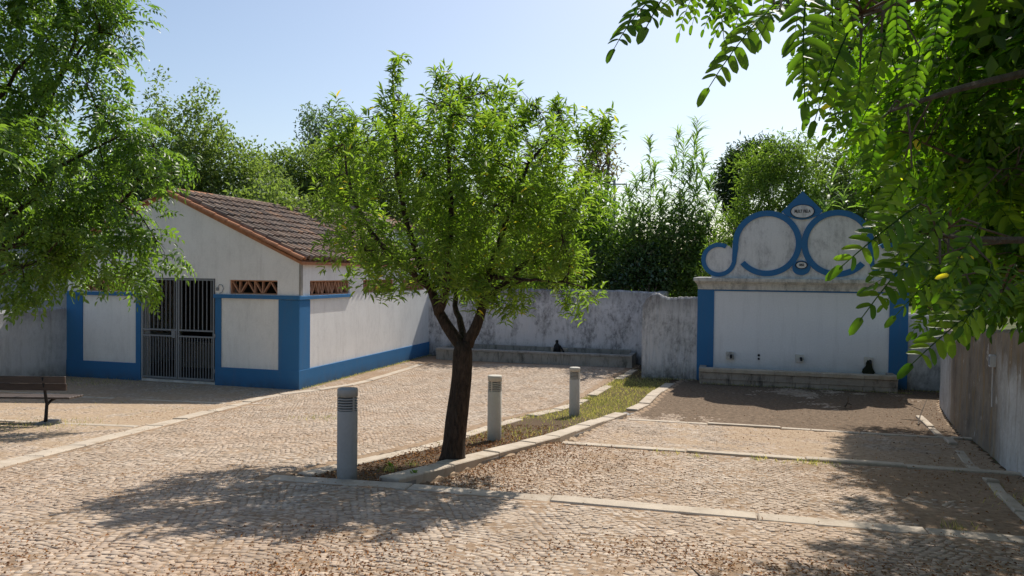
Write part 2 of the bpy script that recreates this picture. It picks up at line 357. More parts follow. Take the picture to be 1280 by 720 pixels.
def scatter(tv, tf, R, P, S=None):
    """copies of template tv/tf with rotations R (n,3,3), positions P, scales S -> one array"""
    n = len(P); k = len(tv); tv = np.asarray(tv, float); tf = np.asarray(tf)
    V = np.einsum('nij,kj->nki', R, tv)
    if S is not None: V *= (S[:, None, None] if S.ndim == 1 else S[:, None, :])
    V += P[:, None, :]
    Fc = (tf[None] + (np.arange(n)*k)[:, None, None]).reshape(-1, tf.shape[1])
    return V.reshape(-1, 3), Fc, np.repeat(rng.random(n), k)
def unit(a): return a/(np.linalg.norm(a, axis=-1, keepdims=True)+1e-9)
def frames(D, upv):
    X = unit(D); Y = np.cross(upv, X); bad = np.linalg.norm(Y, axis=1) < 1e-3; Y[bad] = (1, 0, 0); Y = unit(Y); Z = np.cross(X, Y)
    return np.stack([X, Y, Z], axis=2)
def rdir(n):
    v = rng.normal(size=(n, 3)); return unit(v)
# leaf templates along +x, triangles
LT_DIAMOND = (np.array([(0,0,0), (.45,.5,.12), (.45,-.5,.12), (1,0,-.08)]), np.array([(0,3,1), (0,2,3)]))
LT_LANCE = (np.array([(0,0,0), (.3,.42,.10), (.3,-.42,.10), (.65,.36,.05), (.65,-.36,.05), (1,0,-.16), (.48,0,0)]),
            np.array([(0,6,1), (0,2,6), (1,6,3), (2,4,6), (3,6,5), (4,5,6)]))
def oval(nseg, bend=.1):
    a = [(0,0,0), (.5,0,0), (1,0,-bend)]; ring = []
    ts = np.linspace(0, 1, nseg+2)[1:-1]
    up_ = [(t, .5*max(0, 1-abs(2*t**.85-1)**2.6)**.5, .08*math.sin(math.pi*t)-bend*t*t) for t in ts]; dn = [(x, -y, z) for x, y, z in up_]
    v = [(0,0,0)] + up_ + [(1,0,-bend)] + dn[::-1]; c = len(v); v.append((.5, 0, -bend*.3))
    return np.array(v), np.array([(c, (i+1) % c, i) for i in range(c)])
def tmpl_scale(t, L, W): return t[0]*np.array([L, W, L]), t[1]
def merge(ts):
    V = []; Fs = []; b = 0
    for v, f in ts: V.append(v); Fs.append(f+b); b += len(v)
    return np.concatenate(V), np.concatenate(Fs)
def frond(nl, L, lw, ll, leaf, droop=.25, seed=0, tipleaf=True, rach=.0016):
    r = np.random.default_rng(seed); parts = []; npair = nl//2
    def axis(t): return np.array([L*t*(1-.06*t), 0, -droop*L*t*t])
    for i in range(npair):
        t = .16 + .8*i/npair
        for sgn in (1, -1):
            p = axis(t + r.uniform(-.012, .012)); az = sgn*(math.radians(68 - 18*t) + r.normal(0, .10)); ro = r.normal(-.15, .22)
            d = np.array([[math.cos(az), math.sin(az), ro*.8 - droop*t*.9]])
            R = frames(d, np.array([[r.normal(0,.18), r.normal(0,.25), 1]]))[0]; k = ll*(.72 + .5*math.sin(math.pi*min(1, t+.12)))*r.uniform(.9, 1.1)
            v = (leaf[0]*np.array([k, lw*k/ll, k])) @ R.T + p; parts.append((v, leaf[1]))
    if tipleaf:
        d = axis(1)-axis(.9); R = frames(d[None], np.array([[0,0,1.]]))[0]; parts.append(((leaf[0]*np.array([ll, lw, ll])) @ R.T + axis(.97), leaf[1]))
    ts = np.linspace(0, 1, 6); rv = []; rf = []
    for i, t in enumerate(ts):
        p = axis(t); q = rach*(1.3-.7*t)
        rv += [p + (0, q, 0), p + (0, -q, 0), p + (0, 0, -q*1.6)]
    if rach <= 0: V_, F_ = merge(parts); return V_, F_, np.concatenate([np.full(len(p_[0]), r.random()) for p_ in parts])
    for i in range(5):
        for k in range(3):
            a, b = i*3+k, i*3+(k+1) % 3; rf += [(a, b, b+3), (a, b+3, a+3)]
    parts.append((np.array(rv), np.array(rf))); V_, F_ = merge(parts); return V_, F_, np.concatenate([np.full(len(p_[0]), r.random()) for p_ in parts])

# ------------------------------------------------------------------ ground sheet
def axis_pts(lo, hi, step, far):
    a = list(np.arange(lo, hi+1e-6, step)); k = step; x = hi; 
    while x < far: k *= 1.35; x += k; a.append(x)
    k = step; x = lo
    while x > -far: k *= 1.35; x -= k; a.insert(0, x)
    return np.array(a)
gx = axis_pts(-15, 13, .14, 700); gy = axis_pts(-2, 29, .14, 900)
GX, GY = np.meshgrid(gx, gy); GZ = ground(GX, GY)
inside = (GX > xl(GY)) & (GX < xr(GY)) & (GY + .26*GX > V1) & (GY < 26)
wallx = xw(GY)
farm = (GX > wallx) & (GY < 21) | (GY > 27.2 - .285*(GX+2.9) ) | (GX < -14) | (GY < -8) | (GX > 14)
left_court = (GX < np.interp(GY, [0, 8.6, 18, 19.1], [-5.75, -5.75, -5.8, -5.2])) & (GY < 21.5) & (GY > 3)
right_sand = (GX > xr(GY)+.1) & (GY + .26*GX > V2)
damp_shade_soil = (GX > xr(GY)+.1) & (GY + .26*GX > V3)  # damp ground whose colour also holds some of the fountain's shade
zone = np.where(farm, 1.0, np.where(inside, .6, np.where(damp_shade_soil, .15, np.where(left_court | right_sand, .4, 0.0))))
bump = .006*np.sin(GX*5.1+GY*2.3)*np.sin(GY*4.3-GX*1.7)
GZ2 = GZ - .0038 + bump*.6*(~farm) - .02*inside
idx = np.arange(GX.size).reshape(GX.shape)
Fg = np.stack([idx[:-1,:-1], idx[:-1,1:], idx[1:,1:], idx[1:,:-1]], -1).reshape(-1, 4)
me = mesh_np('ground', np.stack([GX, GY, GZ2], -1).reshape(-1, 3), Fg, zone.ravel(), 'zone')
link('ground', me, MT['earth'], None, True, 'structure')

# ------------------------------------------------------------------ kerbs and bands of long slabs
def slab(p, q, w_, top_p, top_q, depth, ch=.012, side=0):
    """one stone between p and q; side shifts it to one side of the line"""
    p = np.array(p, float); q = np.array(q, float); d = q-p; L = np.linalg.norm(d); d /= L; nrm = np.array([-d[1], d[0]])
    p = p + nrm*side*w_/2; q = q + nrm*side*w_/2; g = .006; p = p + d*g; q = q - d*g
    j = lambda s_: random.uniform(-s_, s_)
    out = []; inn = []
    for c, t, sx in ((p, top_p, 1), (q, top_q, -1)):
        for sy in (-1, 1):
            o = c + nrm*sy*(w_/2 + j(.006)); out.append((o[0], o[1], t - ch + j(.002)))
            o2 = o + d*sx*ch - nrm*sy*ch; inn.append((o2[0], o2[1], t + j(.002)))
    bot = [(x, y, z-depth) for x, y, z in out]
    v = bot+out+inn; mb = MB()
    order = [0, 1, 3, 2]
    f = [tuple(order[::-1])]
    for i in range(4):
        a, b = order[i], order[(i+1) % 4]
        f.append((a, b, b+4, a+4)); f.append((a+4, b+4, b+8, a+8))
    f.append(tuple(8+k for k in order)); mb.add(v, f); return mb
def kerb_line(name, pts, w_, seg, zf, depth=.2, rise=.012, side=0, jig=.01, skip=(), bed=True):
    pts = [np.array(p, float) for p in pts]
    cum = [0]
    for a, b in zip(pts, pts[1:]): cum.append(cum[-1]+np.linalg.norm(b-a))
    def P(s): return np.array([np.interp(s, cum, [p[0] for p in pts]), np.interp(s, cum, [p[1] for p in pts])])
    bedm = MB(); s = 0; stones = []
    while s < cum[-1]-.15:
        e = min(cum[-1], s + seg*random.uniform(.75, 1.25))
        if cum[-1]-e < seg*.35: e = cum[-1]
        stones.append((s, e)); s = e
    for i, (s, e) in enumerate(stones):
        p, q = P(s), P(e); mb = slab(p, q, w_*.8, zf(*p)-.03, zf(*q)-.03, depth*.7, .005, side); bedm.add(mb.v, mb.f)
    root = bedm.build(name, MT['concrete'], None, kind='structure')
    for i, (s, e) in enumerate(stones):
        if i in skip: continue
        p, q = P(s), P(e); j = random.uniform(-jig, jig)
        slab(p, q, w_, zf(*p)+rise+j, zf(*q)+rise+j+random.uniform(-jig, jig)*.5, depth, .012, side).build('kerb_stone', MT['kerb'], root)
    return root
def band(v, x0, x1, n=10):
    xs = np.linspace(x0, x1, n); return [(x, v-.26*x) for x in xs]
kerb_line('front_kerb', band(V1, -2.55, 4.75), .21, 1.75, lambda x, y: float(np.where(x < -1.3, ramp(y), ramp(y)-.023*(x+1.3))), .3, .012)
kerb_line('middle_kerb', band(V2, .75, 7.1), .16, 1.5, lambda x, y: .515, .25, .008)
kerb_line('upper_kerb', band(V3, 2.25, 8.5), .14, 1.3, lambda x, y: .215, .2, .004)
rk = [(float(xr(y)), y) for y in np.linspace(7.95, 20.9, 24)]
kerb_line('planter_right_kerb', rk, .26, .95, rampz, .3, .022, side=1, jig=.012, skip=(9,))
lk = [(float(xl(y)), y) for y in np.linspace(8.3, 14.6, 16)]
kerb_line('planter_left_kerb', lk, .2, 1.2, rampz, .22, .012, side=-1)
lk2 = [(float(xl(y)), y) for y in np.linspace(15.2, 23.8, 16)]
kerb_line('grass_strip_kerb', lk2, .24, .62, rampz, .2, .008, side=-1, jig=.015, skip=(5, 9, 10))
kerb_line('court_kerb', [(-4.9, 3.0), (-5.62, 8.0), (-5.72, 11.7), (-5.82, 15.05)], .27, 1.1, rampz, .2, .014, side=1)
kerb_line('court_kerb', [(-5.95, 15.25), (-5.88, 16.8), (-5.7, 18.15), (-5.17, 18.76), (-4.41, 19.48), (-3.95, 20.59), (-3.4, 22.7), (-2.89, 24.74)], .22, .9, rampz, .2, .012)
kerb_line('court_band', [(-9.95, 17.62), (-8.0, 17.2), (-6.25, 16.75)], .12, 1.0, rampz, .15, .006)
kerb_line('court_band', [(-13.9, 18.8), (-12.0, 18.3), (-10.6, 17.95)], .12, 1.0, rampz, .15, .004)
kerb_line('court_band', [(-9.6, 13.3), (-7.45, 12.85), (-6.1, 12.5)], .13, 1.1, rampz, .15, .006)
kerb_line('wall_foot_kerb', [(8.7, 16.3), (7.95, 14.2), (7.3, 12.6)], .13, .8, g1, .2, .03, jig=.02)
kerb_line('wall_foot_kerb', [(7.05, 12.0), (6.55, 10.9), (5.45, 8.4), (4.55, 6.0), (4.0, 4.4)], .13, .8, g1, .2, .03, jig=.02)

# ------------------------------------------------------------------ cobbles (laid in segmental arcs)
def cobble_template(seed):
    r = np.random.default_rng(seed); h = .5
    cs = np.array([(-h,-h), (h,-h), (h,h), (-h,h)])*np.array([.94, .94]) + r.uniform(-.10, .10, (4, 2))
    top = cs*.93; low = cs
    v = [(x, y, -.30) for x, y in low*1.02] + [(x, y, -.06 + r.uniform(-.02,.02)) for x, y in low] + [(x, y, r.uniform(-.025,.025)) for x, y in top]
    f = []
    for i in range(4):
        j = (i+1) % 4; f += [(i, j, 4+j, 4+i), (4+i, 4+j, 8+j, 8+i)]
    f.append((8, 9, 10, 11)); return np.array(v), np.array(f)
CT = [cobble_template(s) for s in range(8)]
pit = .064
uu = np.arange(-19, 15, pit); vv = np.arange(1.5, 30, pit)
U, Vv = np.meshgrid(uu, vv); par = (np.arange(len(vv)) % 2)[:, None]*pit*.5
U = U + par + rng.normal(0, .004, U.shape)
Wd = .9; U0 = U + .22*np.sin(Vv*.9) + .15*np.sin(Vv*2.1+U*.6); ph = ((U0/Wd) % 1.0)*2-1
arc = .11*(1-ph**2); Vv2 = Vv + arc + rng.normal(0, .0065, U.shape); slope = -.11*2*ph*2/Wd
rot = np.arctan(slope) + TH + rng.normal(0, .13, U.shape)
X = (U*E_[0] + Vv2*S_[0]).ravel(); Y = (U*E_[1] + Vv2*S_[1]).ravel(); rot = rot.ravel()
vb = Y + .26*X
keep = (Y > 3.6) & (np.abs(X) < .70*Y + .5) & (Y < 25)
keep &= ~((X > xl(Y)-.24) & (X < xr(Y)+.02) & (vb > V1-.1))
for V_, x0, hw in ((V1, -2.7, .17), (V2, .5, .145), (V3, 2.0, .135)): keep &= ~((np.abs(vb-V_) < hw) & (X > x0))
keep &= X < xw(Y) - .42
ck = np.interp(Y, [3, 8, 11.7, 15.05, 16.8, 18.15, 18.76, 19.48, 20.59, 24.74, 30], [-4.9, -5.62, -5.72, -5.85, -5.88, -5.7, -5.17, -4.41, -3.95, -2.89, -2.89])
keep &= np.abs(X-ck+np.where(Y<15.1,.12,0)) > .2
keep &= ~((X < -5.2) & (np.abs(Y-(17.65-.24*(X+10))) < .1)) & ~((X < -5.9) & (X > -9.7) & (np.abs(Y-(13.3-.235*(X+9.6))) < .11))
lx = (X+5.317)*E_[0] + (Y-19.163)*E_[1]; ly = (X+5.317)*S_[0] + (Y-19.163)*S_[1]
keep &= ~((ly > -.08) & (lx < .05) & (lx > -7.6)) & ~(lx < -7.3)
fx = (X-5.264)*E_[0] + (Y-21.70)*E_[1]; fy = (X-5.264)*S_[0] + (Y-21.70)*S_[1]
keep &= ~((fy > -.62) & (fx > .1) & (fx < 5.4)) & ~((fy > -.06) & (fx > -1.6))
tx = (X+2.565)*E_[0] + (Y-26.135)*E_[1]; ty = (X+2.565)*S_[0] + (Y-26.135)*S_[1]
keep &= ~(ty > -.05)
X, Y, rot, vb = X[keep], Y[keep], rot[keep], vb[keep]
def vnoise(x, y, s, seed):
    r = np.random.default_rng(seed); o = 0
    for k in range(5):
        a = r.uniform(0, 2*math.pi); f = s*r.uniform(.6, 2.0); o = o + np.sin(x*f*math.cos(a)+y*f*math.sin(a)+r.uniform(0, 6.28))
    return o/5
nz = vnoise(X, Y, 1.3, 3) + .6*vnoise(X, Y, 4.1, 4)
sg_ = lambda t: 1/(1+np.exp(-t))
bury = np.where(X < ck[keep], .0045, 0) + np.where(X > xr(Y), .004*sg_((vb-V2)*1.2) + .0035*sg_((X-4.2)*1.4)*(vb > V1) + .006*sg_((vb-V3)*3), 0)
edge = np.exp(-(xw(Y)-X-.4).clip(0)/.7)*.012
nz3 = vnoise(X, Y, .8, 6)*.8 + vnoise(X, Y, 2.7, 7)*.6 + vnoise(X, Y, 9.0, 8)*.35
dz = -(bury + edge)*(1+1.6*nz3) - .0035*(nz3 > .75)
e = .02; zc = ground(X, Y); sxg = (ground(X+e, Y)-ground(X-e, Y))/(2*e); syg = (ground(X, Y+e)-ground(X, Y-e))/(2*e)
sxg = np.where(np.abs(sxg) > .15, 0, sxg); syg = np.where(np.abs(syg) > .15, -.05, syg)
tl = rng.normal(0, .028, (len(X), 2))
Zn = unit(np.stack([-sxg+tl[:,0], -syg+tl[:,1], np.ones_like(X)], -1)); Xn = unit(np.stack([np.cos(rot), np.sin(rot), np.cos(rot)*sxg+np.sin(rot)*syg], -1))
Yn = unit(np.cross(Zn, Xn)); Xn = np.cross(Yn, Zn); Rm = np.stack([Xn, Yn, Zn], 2)
Pc = np.stack([X, Y, zc + dz + rng.normal(0, .0022, len(X))], -1)
Sz = np.stack([rng.uniform(.052, .071, len(X)), rng.uniform(.051, .067, len(X)), np.full(len(X), .065)], -1)
px, py = proj(Pc); dist = np.linalg.norm(Pc-EYE, axis=1)
vis = (px > 4) & (px < 1276) & (py < 716)
order = np.argsort(np.where(vis, dist, 1e9)); near = order[:300]; isnear = np.zeros(len(X), bool); isnear[near] = True
paving = None
Vs = []; Fs = []; Rs = []; b = 0; kind = rng.integers(0, 8, len(X)); farc = dist > 9.5
for k in range(16):
    s_ = (kind == k % 8) & ~isnear & (farc == (k > 7)); tv, tf = CT[k % 8]
    if k > 7: tv = tv[4:]; tf = np.array([q-4 for q in tf if min(q) >= 4])
    # scale in local axes first
    n_ = s_.sum(); loc = tv[None]*Sz[s_][:, None, :]; VV = np.einsum('nij,nkj->nki', Rm[s_], loc) + Pc[s_][:, None, :]
    Vs.append(VV.reshape(-1, 3)); Fs.append((tf[None] + (np.arange(n_)*len(tv))[:, None, None]).reshape(-1, 4) + b); b += n_*len(tv); Rs.append(np.repeat(rng.random(n_), len(tv)))
bx = MB(); bx.box(-.5, .5, -.5, .5, 0, .004)
paving = empty('cobbled_paving', (0, 0, 0), kind='structure')
o = link('small_cobblestones', mesh_np('small_cobblestones', np.concatenate(Vs), np.concatenate(Fs), np.concatenate(Rs)), MT['cobble'], paving); o['kind'] = 'stuff'
cme = []
for k in range(8):
    me = mesh_np('cobblestone', CT[k][0], CT[k][1]); me.materials.append(MT['cobble']); cme.append(me)
for i in near:
    o = bpy.data.objects.new('cobblestone', cme[kind[i]]); C.objects.link(o); o.parent = paving
    m4 = Matrix.Identity(4)
    for a in range(3):
        for c_ in range(3): m4[a][c_] = Rm[i][a][c_]*Sz[i][c_]
        m4[a][3] = Pc[i][a]
    o.matrix_local = m4

# ------------------------------------------------------------------ washhouse (left building)
def wall_mesh(x0, x1, ztop, holes, th, zb=-.3):
    """wall in local x/z with rectangular holes; ztop: function of x; inner face at y=th"""
    xs = sorted({x0, x1, *[h[0] for h in holes], *[h[1] for h in holes]}); zs = sorted({zb, *[h[2] for h in holes], *[h[3] for h in holes]})
    zcap = max(h[3] for h in holes) + .15 if holes else zb+.5; zs.append(zcap)
    mb = MB()
    def solid(i, j):
        cx = (xs[i]+xs[i+1])/2; cz = (zs[j]+zs[j+1])/2
        return not any(h[0] < cx < h[1] and h[2] < cz < h[3] for h in holes)
    for i in range(len(xs)-1):
        for j in range(len(zs)-1):
            if not solid(i, j): continue
            a, b, c, d = xs[i], xs[i+1], zs[j], zs[j+1]
            mb.add([(a,0,c),(b,0,c),(b,0,d),(a,0,d)], [(0,1,2,3)]); mb.add([(a,th,c),(b,th,c),(b,th,d),(a,th,d)], [(3,2,1,0)])
    for h in holes:
        a, b, c, d = h[:4]
        mb.add([(a,0,c),(a,th,c),(a,th,d),(a,0,d)], [(0,3,2,1)]); mb.add([(b,0,c),(b,th,c),(b,th,d),(b,0,d)], [(0,1,2,3)])
        mb.add([(a,0,c),(b,0,c),(b,th,c),(a,th,c)], [(0,3,2,1)][::-1]); mb.add([(a,0,d),(b,0,d),(b,th,d),(a,th,d)], [(0,1,2,3)])
    tops = sorted({x0, x1, *ztop[0]}); zt = [float(np.interp(x, ztop[0], ztop[1])) for x in tops]
    poly = [(x0, zcap), (x1, zcap)] + [(x, z) for x, z in list(zip(tops, zt))[::-1]]
    k = len(poly); mb.add([(x, 0, z) for x, z in poly], [tuple(range(k))]); mb.add([(x, th, z) for x, z in poly], [tuple(range(k))[::-1]])
    for i in range(len(tops)-1):
        mb.add([(tops[i],0,zt[i]),(tops[i+1],0,zt[i+1]),(tops[i+1],th,zt[i+1]),(tops[i],th,zt[i])], [(0,1,2,3)])
    for x in (x0, x1):
        t = float(np.interp(x, ztop[0], ztop[1])); mb.add([(x,0,zb),(x,th,zb),(x,th,t),(x,0,t)], [(0,1,2,3)])
    return mb
WH = (-5.317, 19.163, 0)
house = empty('wash_house', WH, TH, label='low white wash house with blue plinth and tiled gable roof', cat='building')
AP = -3.92; EZ = 3.17; RZ = 4.93
vents = [(-6.57, -5.17, 2.36, 2.72), (-2.01, -.61, 2.36, 2.72)]
gate_h = (-4.72, -2.44, 0.06, 2.745)
ft = ([-7.18, AP, 0], [RZ - (RZ-EZ)*(7.18+AP)/(-AP), RZ, EZ])
wall_mesh(-7.18, 0, ft, vents+[gate_h], .3).build('wall', MT['plaster'], house)
def sidewall(mb):   # turn local (x along, y thickness) into the right-hand side wall: x -> y, y -> -x
    mb.v = [(-y, x, z) for x, y, z in mb.v]; return mb
svents = [(.52, 2.66, 2.34, 2.72), (3.48, 5.62, 2.34, 2.72), (6.3, 8.2, 2.34, 2.72)]
sidewall(wall_mesh(.302, 8.7, ([.302, 8.7], [EZ-.02, EZ-.02]), svents, .3)).build('wall', MT['plaster'], house)
MB().box(-7.18, -6.88, .302, 8.7, -.3, ft[1][0]-.05).build('wall', MT['plaster'], house)
m_ = MB(); m_.prism([(-6.88, -.3), (-.302, -.3), (-.302, EZ), (AP, RZ-.1), (-6.88, ft[1][0]-.05)], 8.4, 8.7); m_.build('wall', MT['plaster'], house)
MB().box(-6.87, -.304, 4.2, 4.35, .05, 3.2).build('added_dark_screen', MT['indoor_shade'], house)  # added screen, painted dark so the room behind the gate looks black
MB().box(-6.88, -.302, .302, 8.4, -.2, .05).build('floor', MT['indoor_shade'], house)  # floor colour carries the darkness of the room
B = MT['blue']
def blue(name, *a): return MB().box(*a, .006).build(name, B, house)
blue('plinth', -7.21, -4.74, -.035, 0, -.1, .455); blue('plinth', -2.42, -.56, -.035, 0, -.1, .465)
blue('pilaster', -7.20, -6.66, -.028, 0, .456, 2.25); blue('pilaster', -.56, .028, -.03, .0, .2, 2.24)
blue('gate_jamb', -4.90, -4.74, -.028, 0, .456, 2.25); blue('gate_jamb', -2.42, -2.25, -.028, 0, .466, 2.25)
blue('string_band', -7.23, -4.74, -.06, 0, 2.25, 2.345); blue('string_band', -2.46, .06, -.06, 0, 2.25, 2.345)
blue('plinth', -.56, .038, -.038, 0, -.1, .47)
blue('pilaster', .0, .03, .0, .49, .47, 2.24); blue('plinth', 0, .038, 0, 8.72, -.1, .475); blue('string_band', .0, .06, .0, 2.72, 2.25, 2.335)
# vents of terracotta lattice
def lattice(x0, x1, z0, z1, reps, side=False):
    fr = MB(); t = .03
    fr.box(x0+.002, x1-.002, .05, .17, z0+.002, z0+t); fr.box(x0+.002, x1-.002, .05, .17, z1-t, z1-.002)
    fr.box(x0+.002, x0+t, .05, .17, z0+t, z1-t); fr.box(x1-t, x1-.002, .05, .17, z0+t, z1-t)
    if side: sidewall(fr)
    f = fr.build('vent_frame', MT['brick'], house)
    W_ = (x1-x0-2*t)/reps; a0, a1 = z0+t, z1-t
    def bar(xa, za, xb, zb):
        d = np.array([xb-xa, zb-za]); L = np.linalg.norm(d); nn = np.array([-d[1], d[0]])/L*.016
        m = MB().prism([(xa-nn[0], za-nn[1]), (xb-nn[0], zb-nn[1]), (xb+nn[0], zb+nn[1]), (xa+nn[0], za+nn[1])], .062, .15)
        if side: sidewall(m)
        m.build('lattice_bar', MT['brick'], f)
    for r_ in range(reps):
        o_ = x0+t+r_*W_
        bar(o_+.02*W_, a1-.01, o_+.30*W_, a0+.01); bar(o_+.34*W_, a0, o_+.34*W_, a1); bar(o_+.38*W_, a0+.01, o_+.66*W_, a1-.01); bar(o_+.70*W_, a1-.01, o_+.98*W_, a0+.01)
        if r_ < reps-1: bar(o_+W_, a0, o_+W_, a1)
lattice(*vents[0], 2); lattice(*vents[1], 2)
lattice(*svents[0], 4, True); lattice(*svents[1], 4, True); lattice(*svents[2], 4, True)
# gate
gx0, gx1 = -4.70, -2.46; gm = (gx0+gx1)/2
for gi, (a, b_) in enumerate(((gx0, gm-.012), (gm+.012, gx1))):
    fr = MB(); t = .04
    for z in (.10, 1.20, 1.36, 2.69): fr.box(a+t, b_-t, -.02, .02, z, z+t)
    fr.box(a, a+t, -.022, .022, .10, 2.73); fr.box(b_-t, b_, -.022, .022, .10, 2.73)
    if gi == 0: fr.box(b_-.16, b_-.045, -.045, -.022, 1.18, 1.36)
    g = fr.build('gate', MT['gate'], house)
    if gi == 1: tag(g)
    n1 = 8; n2 = 12
    for k in range(n1):
        x = a+t+(b_-a-2*t)*(k+.5)/n1; MB().box(x-.009, x+.009, -.01, .01, 1.40, 2.69).build('gate_bar', MT['gate'], g)
    for k in range(n2):
        x = a+t+(b_-a-2*t)*(k+.5)/n2; MB().box(x-.008, x+.008, -.01, .01, .14, 1.20).build('gate_bar', MT['gate'], g)
for z in (.35, 1.27, 2.3): MB().tube([(-2.43, -.03, z-.05), (-2.43, -.03, z+.05)], .02, 8).build('hinge', MT['gate'], house)
cb = MB(); cb.tube([(-2.36,-.02,2.50),(-2.30,-.02,2.60),(-2.22,-.02,2.585),(-2.18,-.02,2.50),(-2.22,-.02,2.40),(-2.30,-.02,2.37)], .008, 6); cb.box(-2.40, -2.33, -.03, 0, 2.44, 2.52)
cb.build('cable_loop', MT['gate'], house)
# roof
ang = math.atan2(RZ-EZ, -AP); sl_len = math.hypot(RZ-EZ, AP)
def rt_slab(x0, z0, x1, z1):
    m = MB(); t = .09; m.prism([(x0, z0), (x1, z1), (x1, z1+t), (x0, z0+t)], .02, 8.75); return m
rf = MB().prism([(.10, EZ-.045+.0), (.10, EZ+.03), (AP, RZ+.09), (AP, RZ+.0)], -.04, 8.78).build('roof', MT['verge'], house)
lz = ft[1][0]
MB().prism([(AP-.002, RZ), (AP-.002, RZ+.09), (-7.30, lz+.03), (-7.30, lz-.045)], -.04, 8.78).build('roof', MT['verge'], house)
tl_, tw_ = .47, .255
tsec = []
for k in range(7):
    q = math.pi*k/6; tsec.append((-.078*math.cos(q), .10*math.sin(q)))
for k in range(1, 5):
    q = math.pi*k/5; tsec.append((.078+.099*k/5*1.0, -.03*math.sin(q)))
def tile_mesh():
    v = []; f = []; n = len(tsec)
    for s_, k, dz_ in ((0, 1.06, .032), (tl_, .94, 0)):
        for x, z in tsec: v.append((x*k, s_, z*k+dz_))
        for x, z in tsec: v.append((x*k*.9, s_, z*k+dz_-.014))
    for i in range(n-1):
        f += [(i, i+1, 2*n+i+1, 2*n+i), (i, n+i, n+i+1, i+1)]
    f += [(0, 2*n, 3*n, n), (n-1, 2*n-1, 4*n-1, 3*n-1)]
    return v, f
tv, tf = tile_mesh(); tme = bpy.data.meshes.new('roof_tile'); tme.from_pydata(tv, [], tf); tme.update(); tme.materials.append(MT['tile'])
tme.polygons.foreach_set('use_smooth', [False]*len(tme.polygons))
def slope_matrix(x, y, z, side, j=0):
    # tile local x -> along building y ; tile local y (upslope) ; z normal
    a = ang if side > 0 else math.atan2(RZ-lz, 7.3+AP)
    upd = Vector((-side*math.cos(a), 0, math.sin(a))); along = Vector((0, 1, 0)) if side > 0 else Vector((0, -1, 0)); nrm = along.cross(upd).normalized()
    if nrm.z < 0: nrm = -nrm
    m = Matrix((along, upd, nrm)).transposed().to_4x4(); m = Matrix.Translation((x, y, z)) @ m @ Matrix.Rotation(j, 4, 'Z'); return m
nrow, ncol = 10, 33; dv = (sl_len+.04)/nrow
cnt = 0
for r_ in range(nrow):
    for c_ in range(ncol):
        s_ = r_*dv; x = .14 - s_*math.cos(ang); z = EZ+.045 + s_*math.sin(ang)+.03; y = .17 + c_*tw_*1.015
        o_m = slope_matrix(x, y, z+random.uniform(-.006, .006), 1, random.gauss(0, .012))
        if cnt < 300 and not (r_ == 9 and c_ > 2):
            o = bpy.data.objects.new('roof_tile', tme); C.objects.link(o); o.parent = rf; o.matrix_local = o_m; cnt += 1
        else:
            if 'restv' not in globals(): restv = MB()
            restv.add([tuple(o_m @ Vector(p)) for p in tv], tf)
ol = restv.build('upper_roof_tiles', MT['tile'], rf, recalc=False); ol['kind'] = 'stuff'
restl = MB(); sl2 = math.hypot(7.3+AP, RZ-lz); a2 = math.atan2(RZ-lz, 7.3+AP)
for r_ in range(8):
    for c_ in range(ncol):
        s_ = r_*sl2/8; o_m = slope_matrix(-7.34+s_*math.cos(a2), .17+c_*tw_*1.015, lz+.075+s_*math.sin(a2), -1)
        restl.add([tuple(o_m @ Vector(p)) for p in tv], tf)
o = restl.build('far_slope_tiles', MT['tile'], rf, recalc=False); o['kind'] = 'stuff'
def halfpipe(p, q, r_, name, m, parent, lift=(0,0,1)):
    p = np.array(p, float); q = np.array(q, float); d = unit(q-p); l = np.array(lift, float); s_ = unit(np.cross(d, l)); n_ = np.cross(s_, d)
    v = []; f = []; K = 7
    for c, k in ((p, 1.0), (q, .88)):
        for rr in (r_, r_*.84):
            for i in range(K):
                q_ = math.pi*i/(K-1); v.append(c + s_*math.cos(q_)*rr*k + n_*math.sin(q_)*rr*k)
    for i in range(K-1): f += [(i, i+1, 2*K+i+1, 2*K+i), (i, K+i, K+i+1, i+1), (K+i, 3*K+i, 3*K+i+1, K+i+1)]
    return MB().add(v, f).build(name, m, parent)
for k in range(19):      # ridge
    y = .0 + k*.46; halfpipe((AP, y, RZ+.10), (AP, y+.5, RZ+.115), .11, 'ridge_tile', MT['verge'] if k < 4 else MT['tile'], rf)
for k in range(11):      # verge on the gable edge, both slopes
    s0, s1 = k/11, (k+1)/11+.012
    halfpipe((.14+(AP-.14)*s0, -.02, EZ+.07+(RZ-EZ)*s0), (.14+(AP-.14)*s1, -.02, EZ+.06+(RZ-EZ)*s1), .085, 'verge_tile', MT['verge'], rf)
for k in range(9):
    s0, s1 = k/9, (k+1)/9+.012
    halfpipe((-7.34+(AP+7.34)*s0, -.02, lz+.07+(RZ-lz)*s0), (-7.34+(AP+7.34)*s1, -.02, lz+.06+(RZ-lz)*s1), .085, 'verge_tile', MT['verge'], rf)
MB().box(.004, .05, .0, .10, 2.36, EZ+.02).build('downpipe', MT['concrete'], house)
# washing tank inside
tank = empty('washing_tank', WH, TH, label='low concrete washing tank in the dark behind the barred gate', cat='washing tank')
tb = MB(); tb.box(-5.4, -1.8, 2.4, 2.52, .05, .75); tb.box(-5.4, -1.8, 3.5, 3.62, .05, .75); tb.box(-5.4, -5.28, 2.52, 3.5, .05, .75); tb.box(-1.92, -1.8, 2.52, 3.5, .05, .75); tb.build('basin', MT['concrete'], tank)
MB().box(-5.45, -1.75, 2.34, 2.56, .751, .81).build('rim', MT['concrete'], tank)

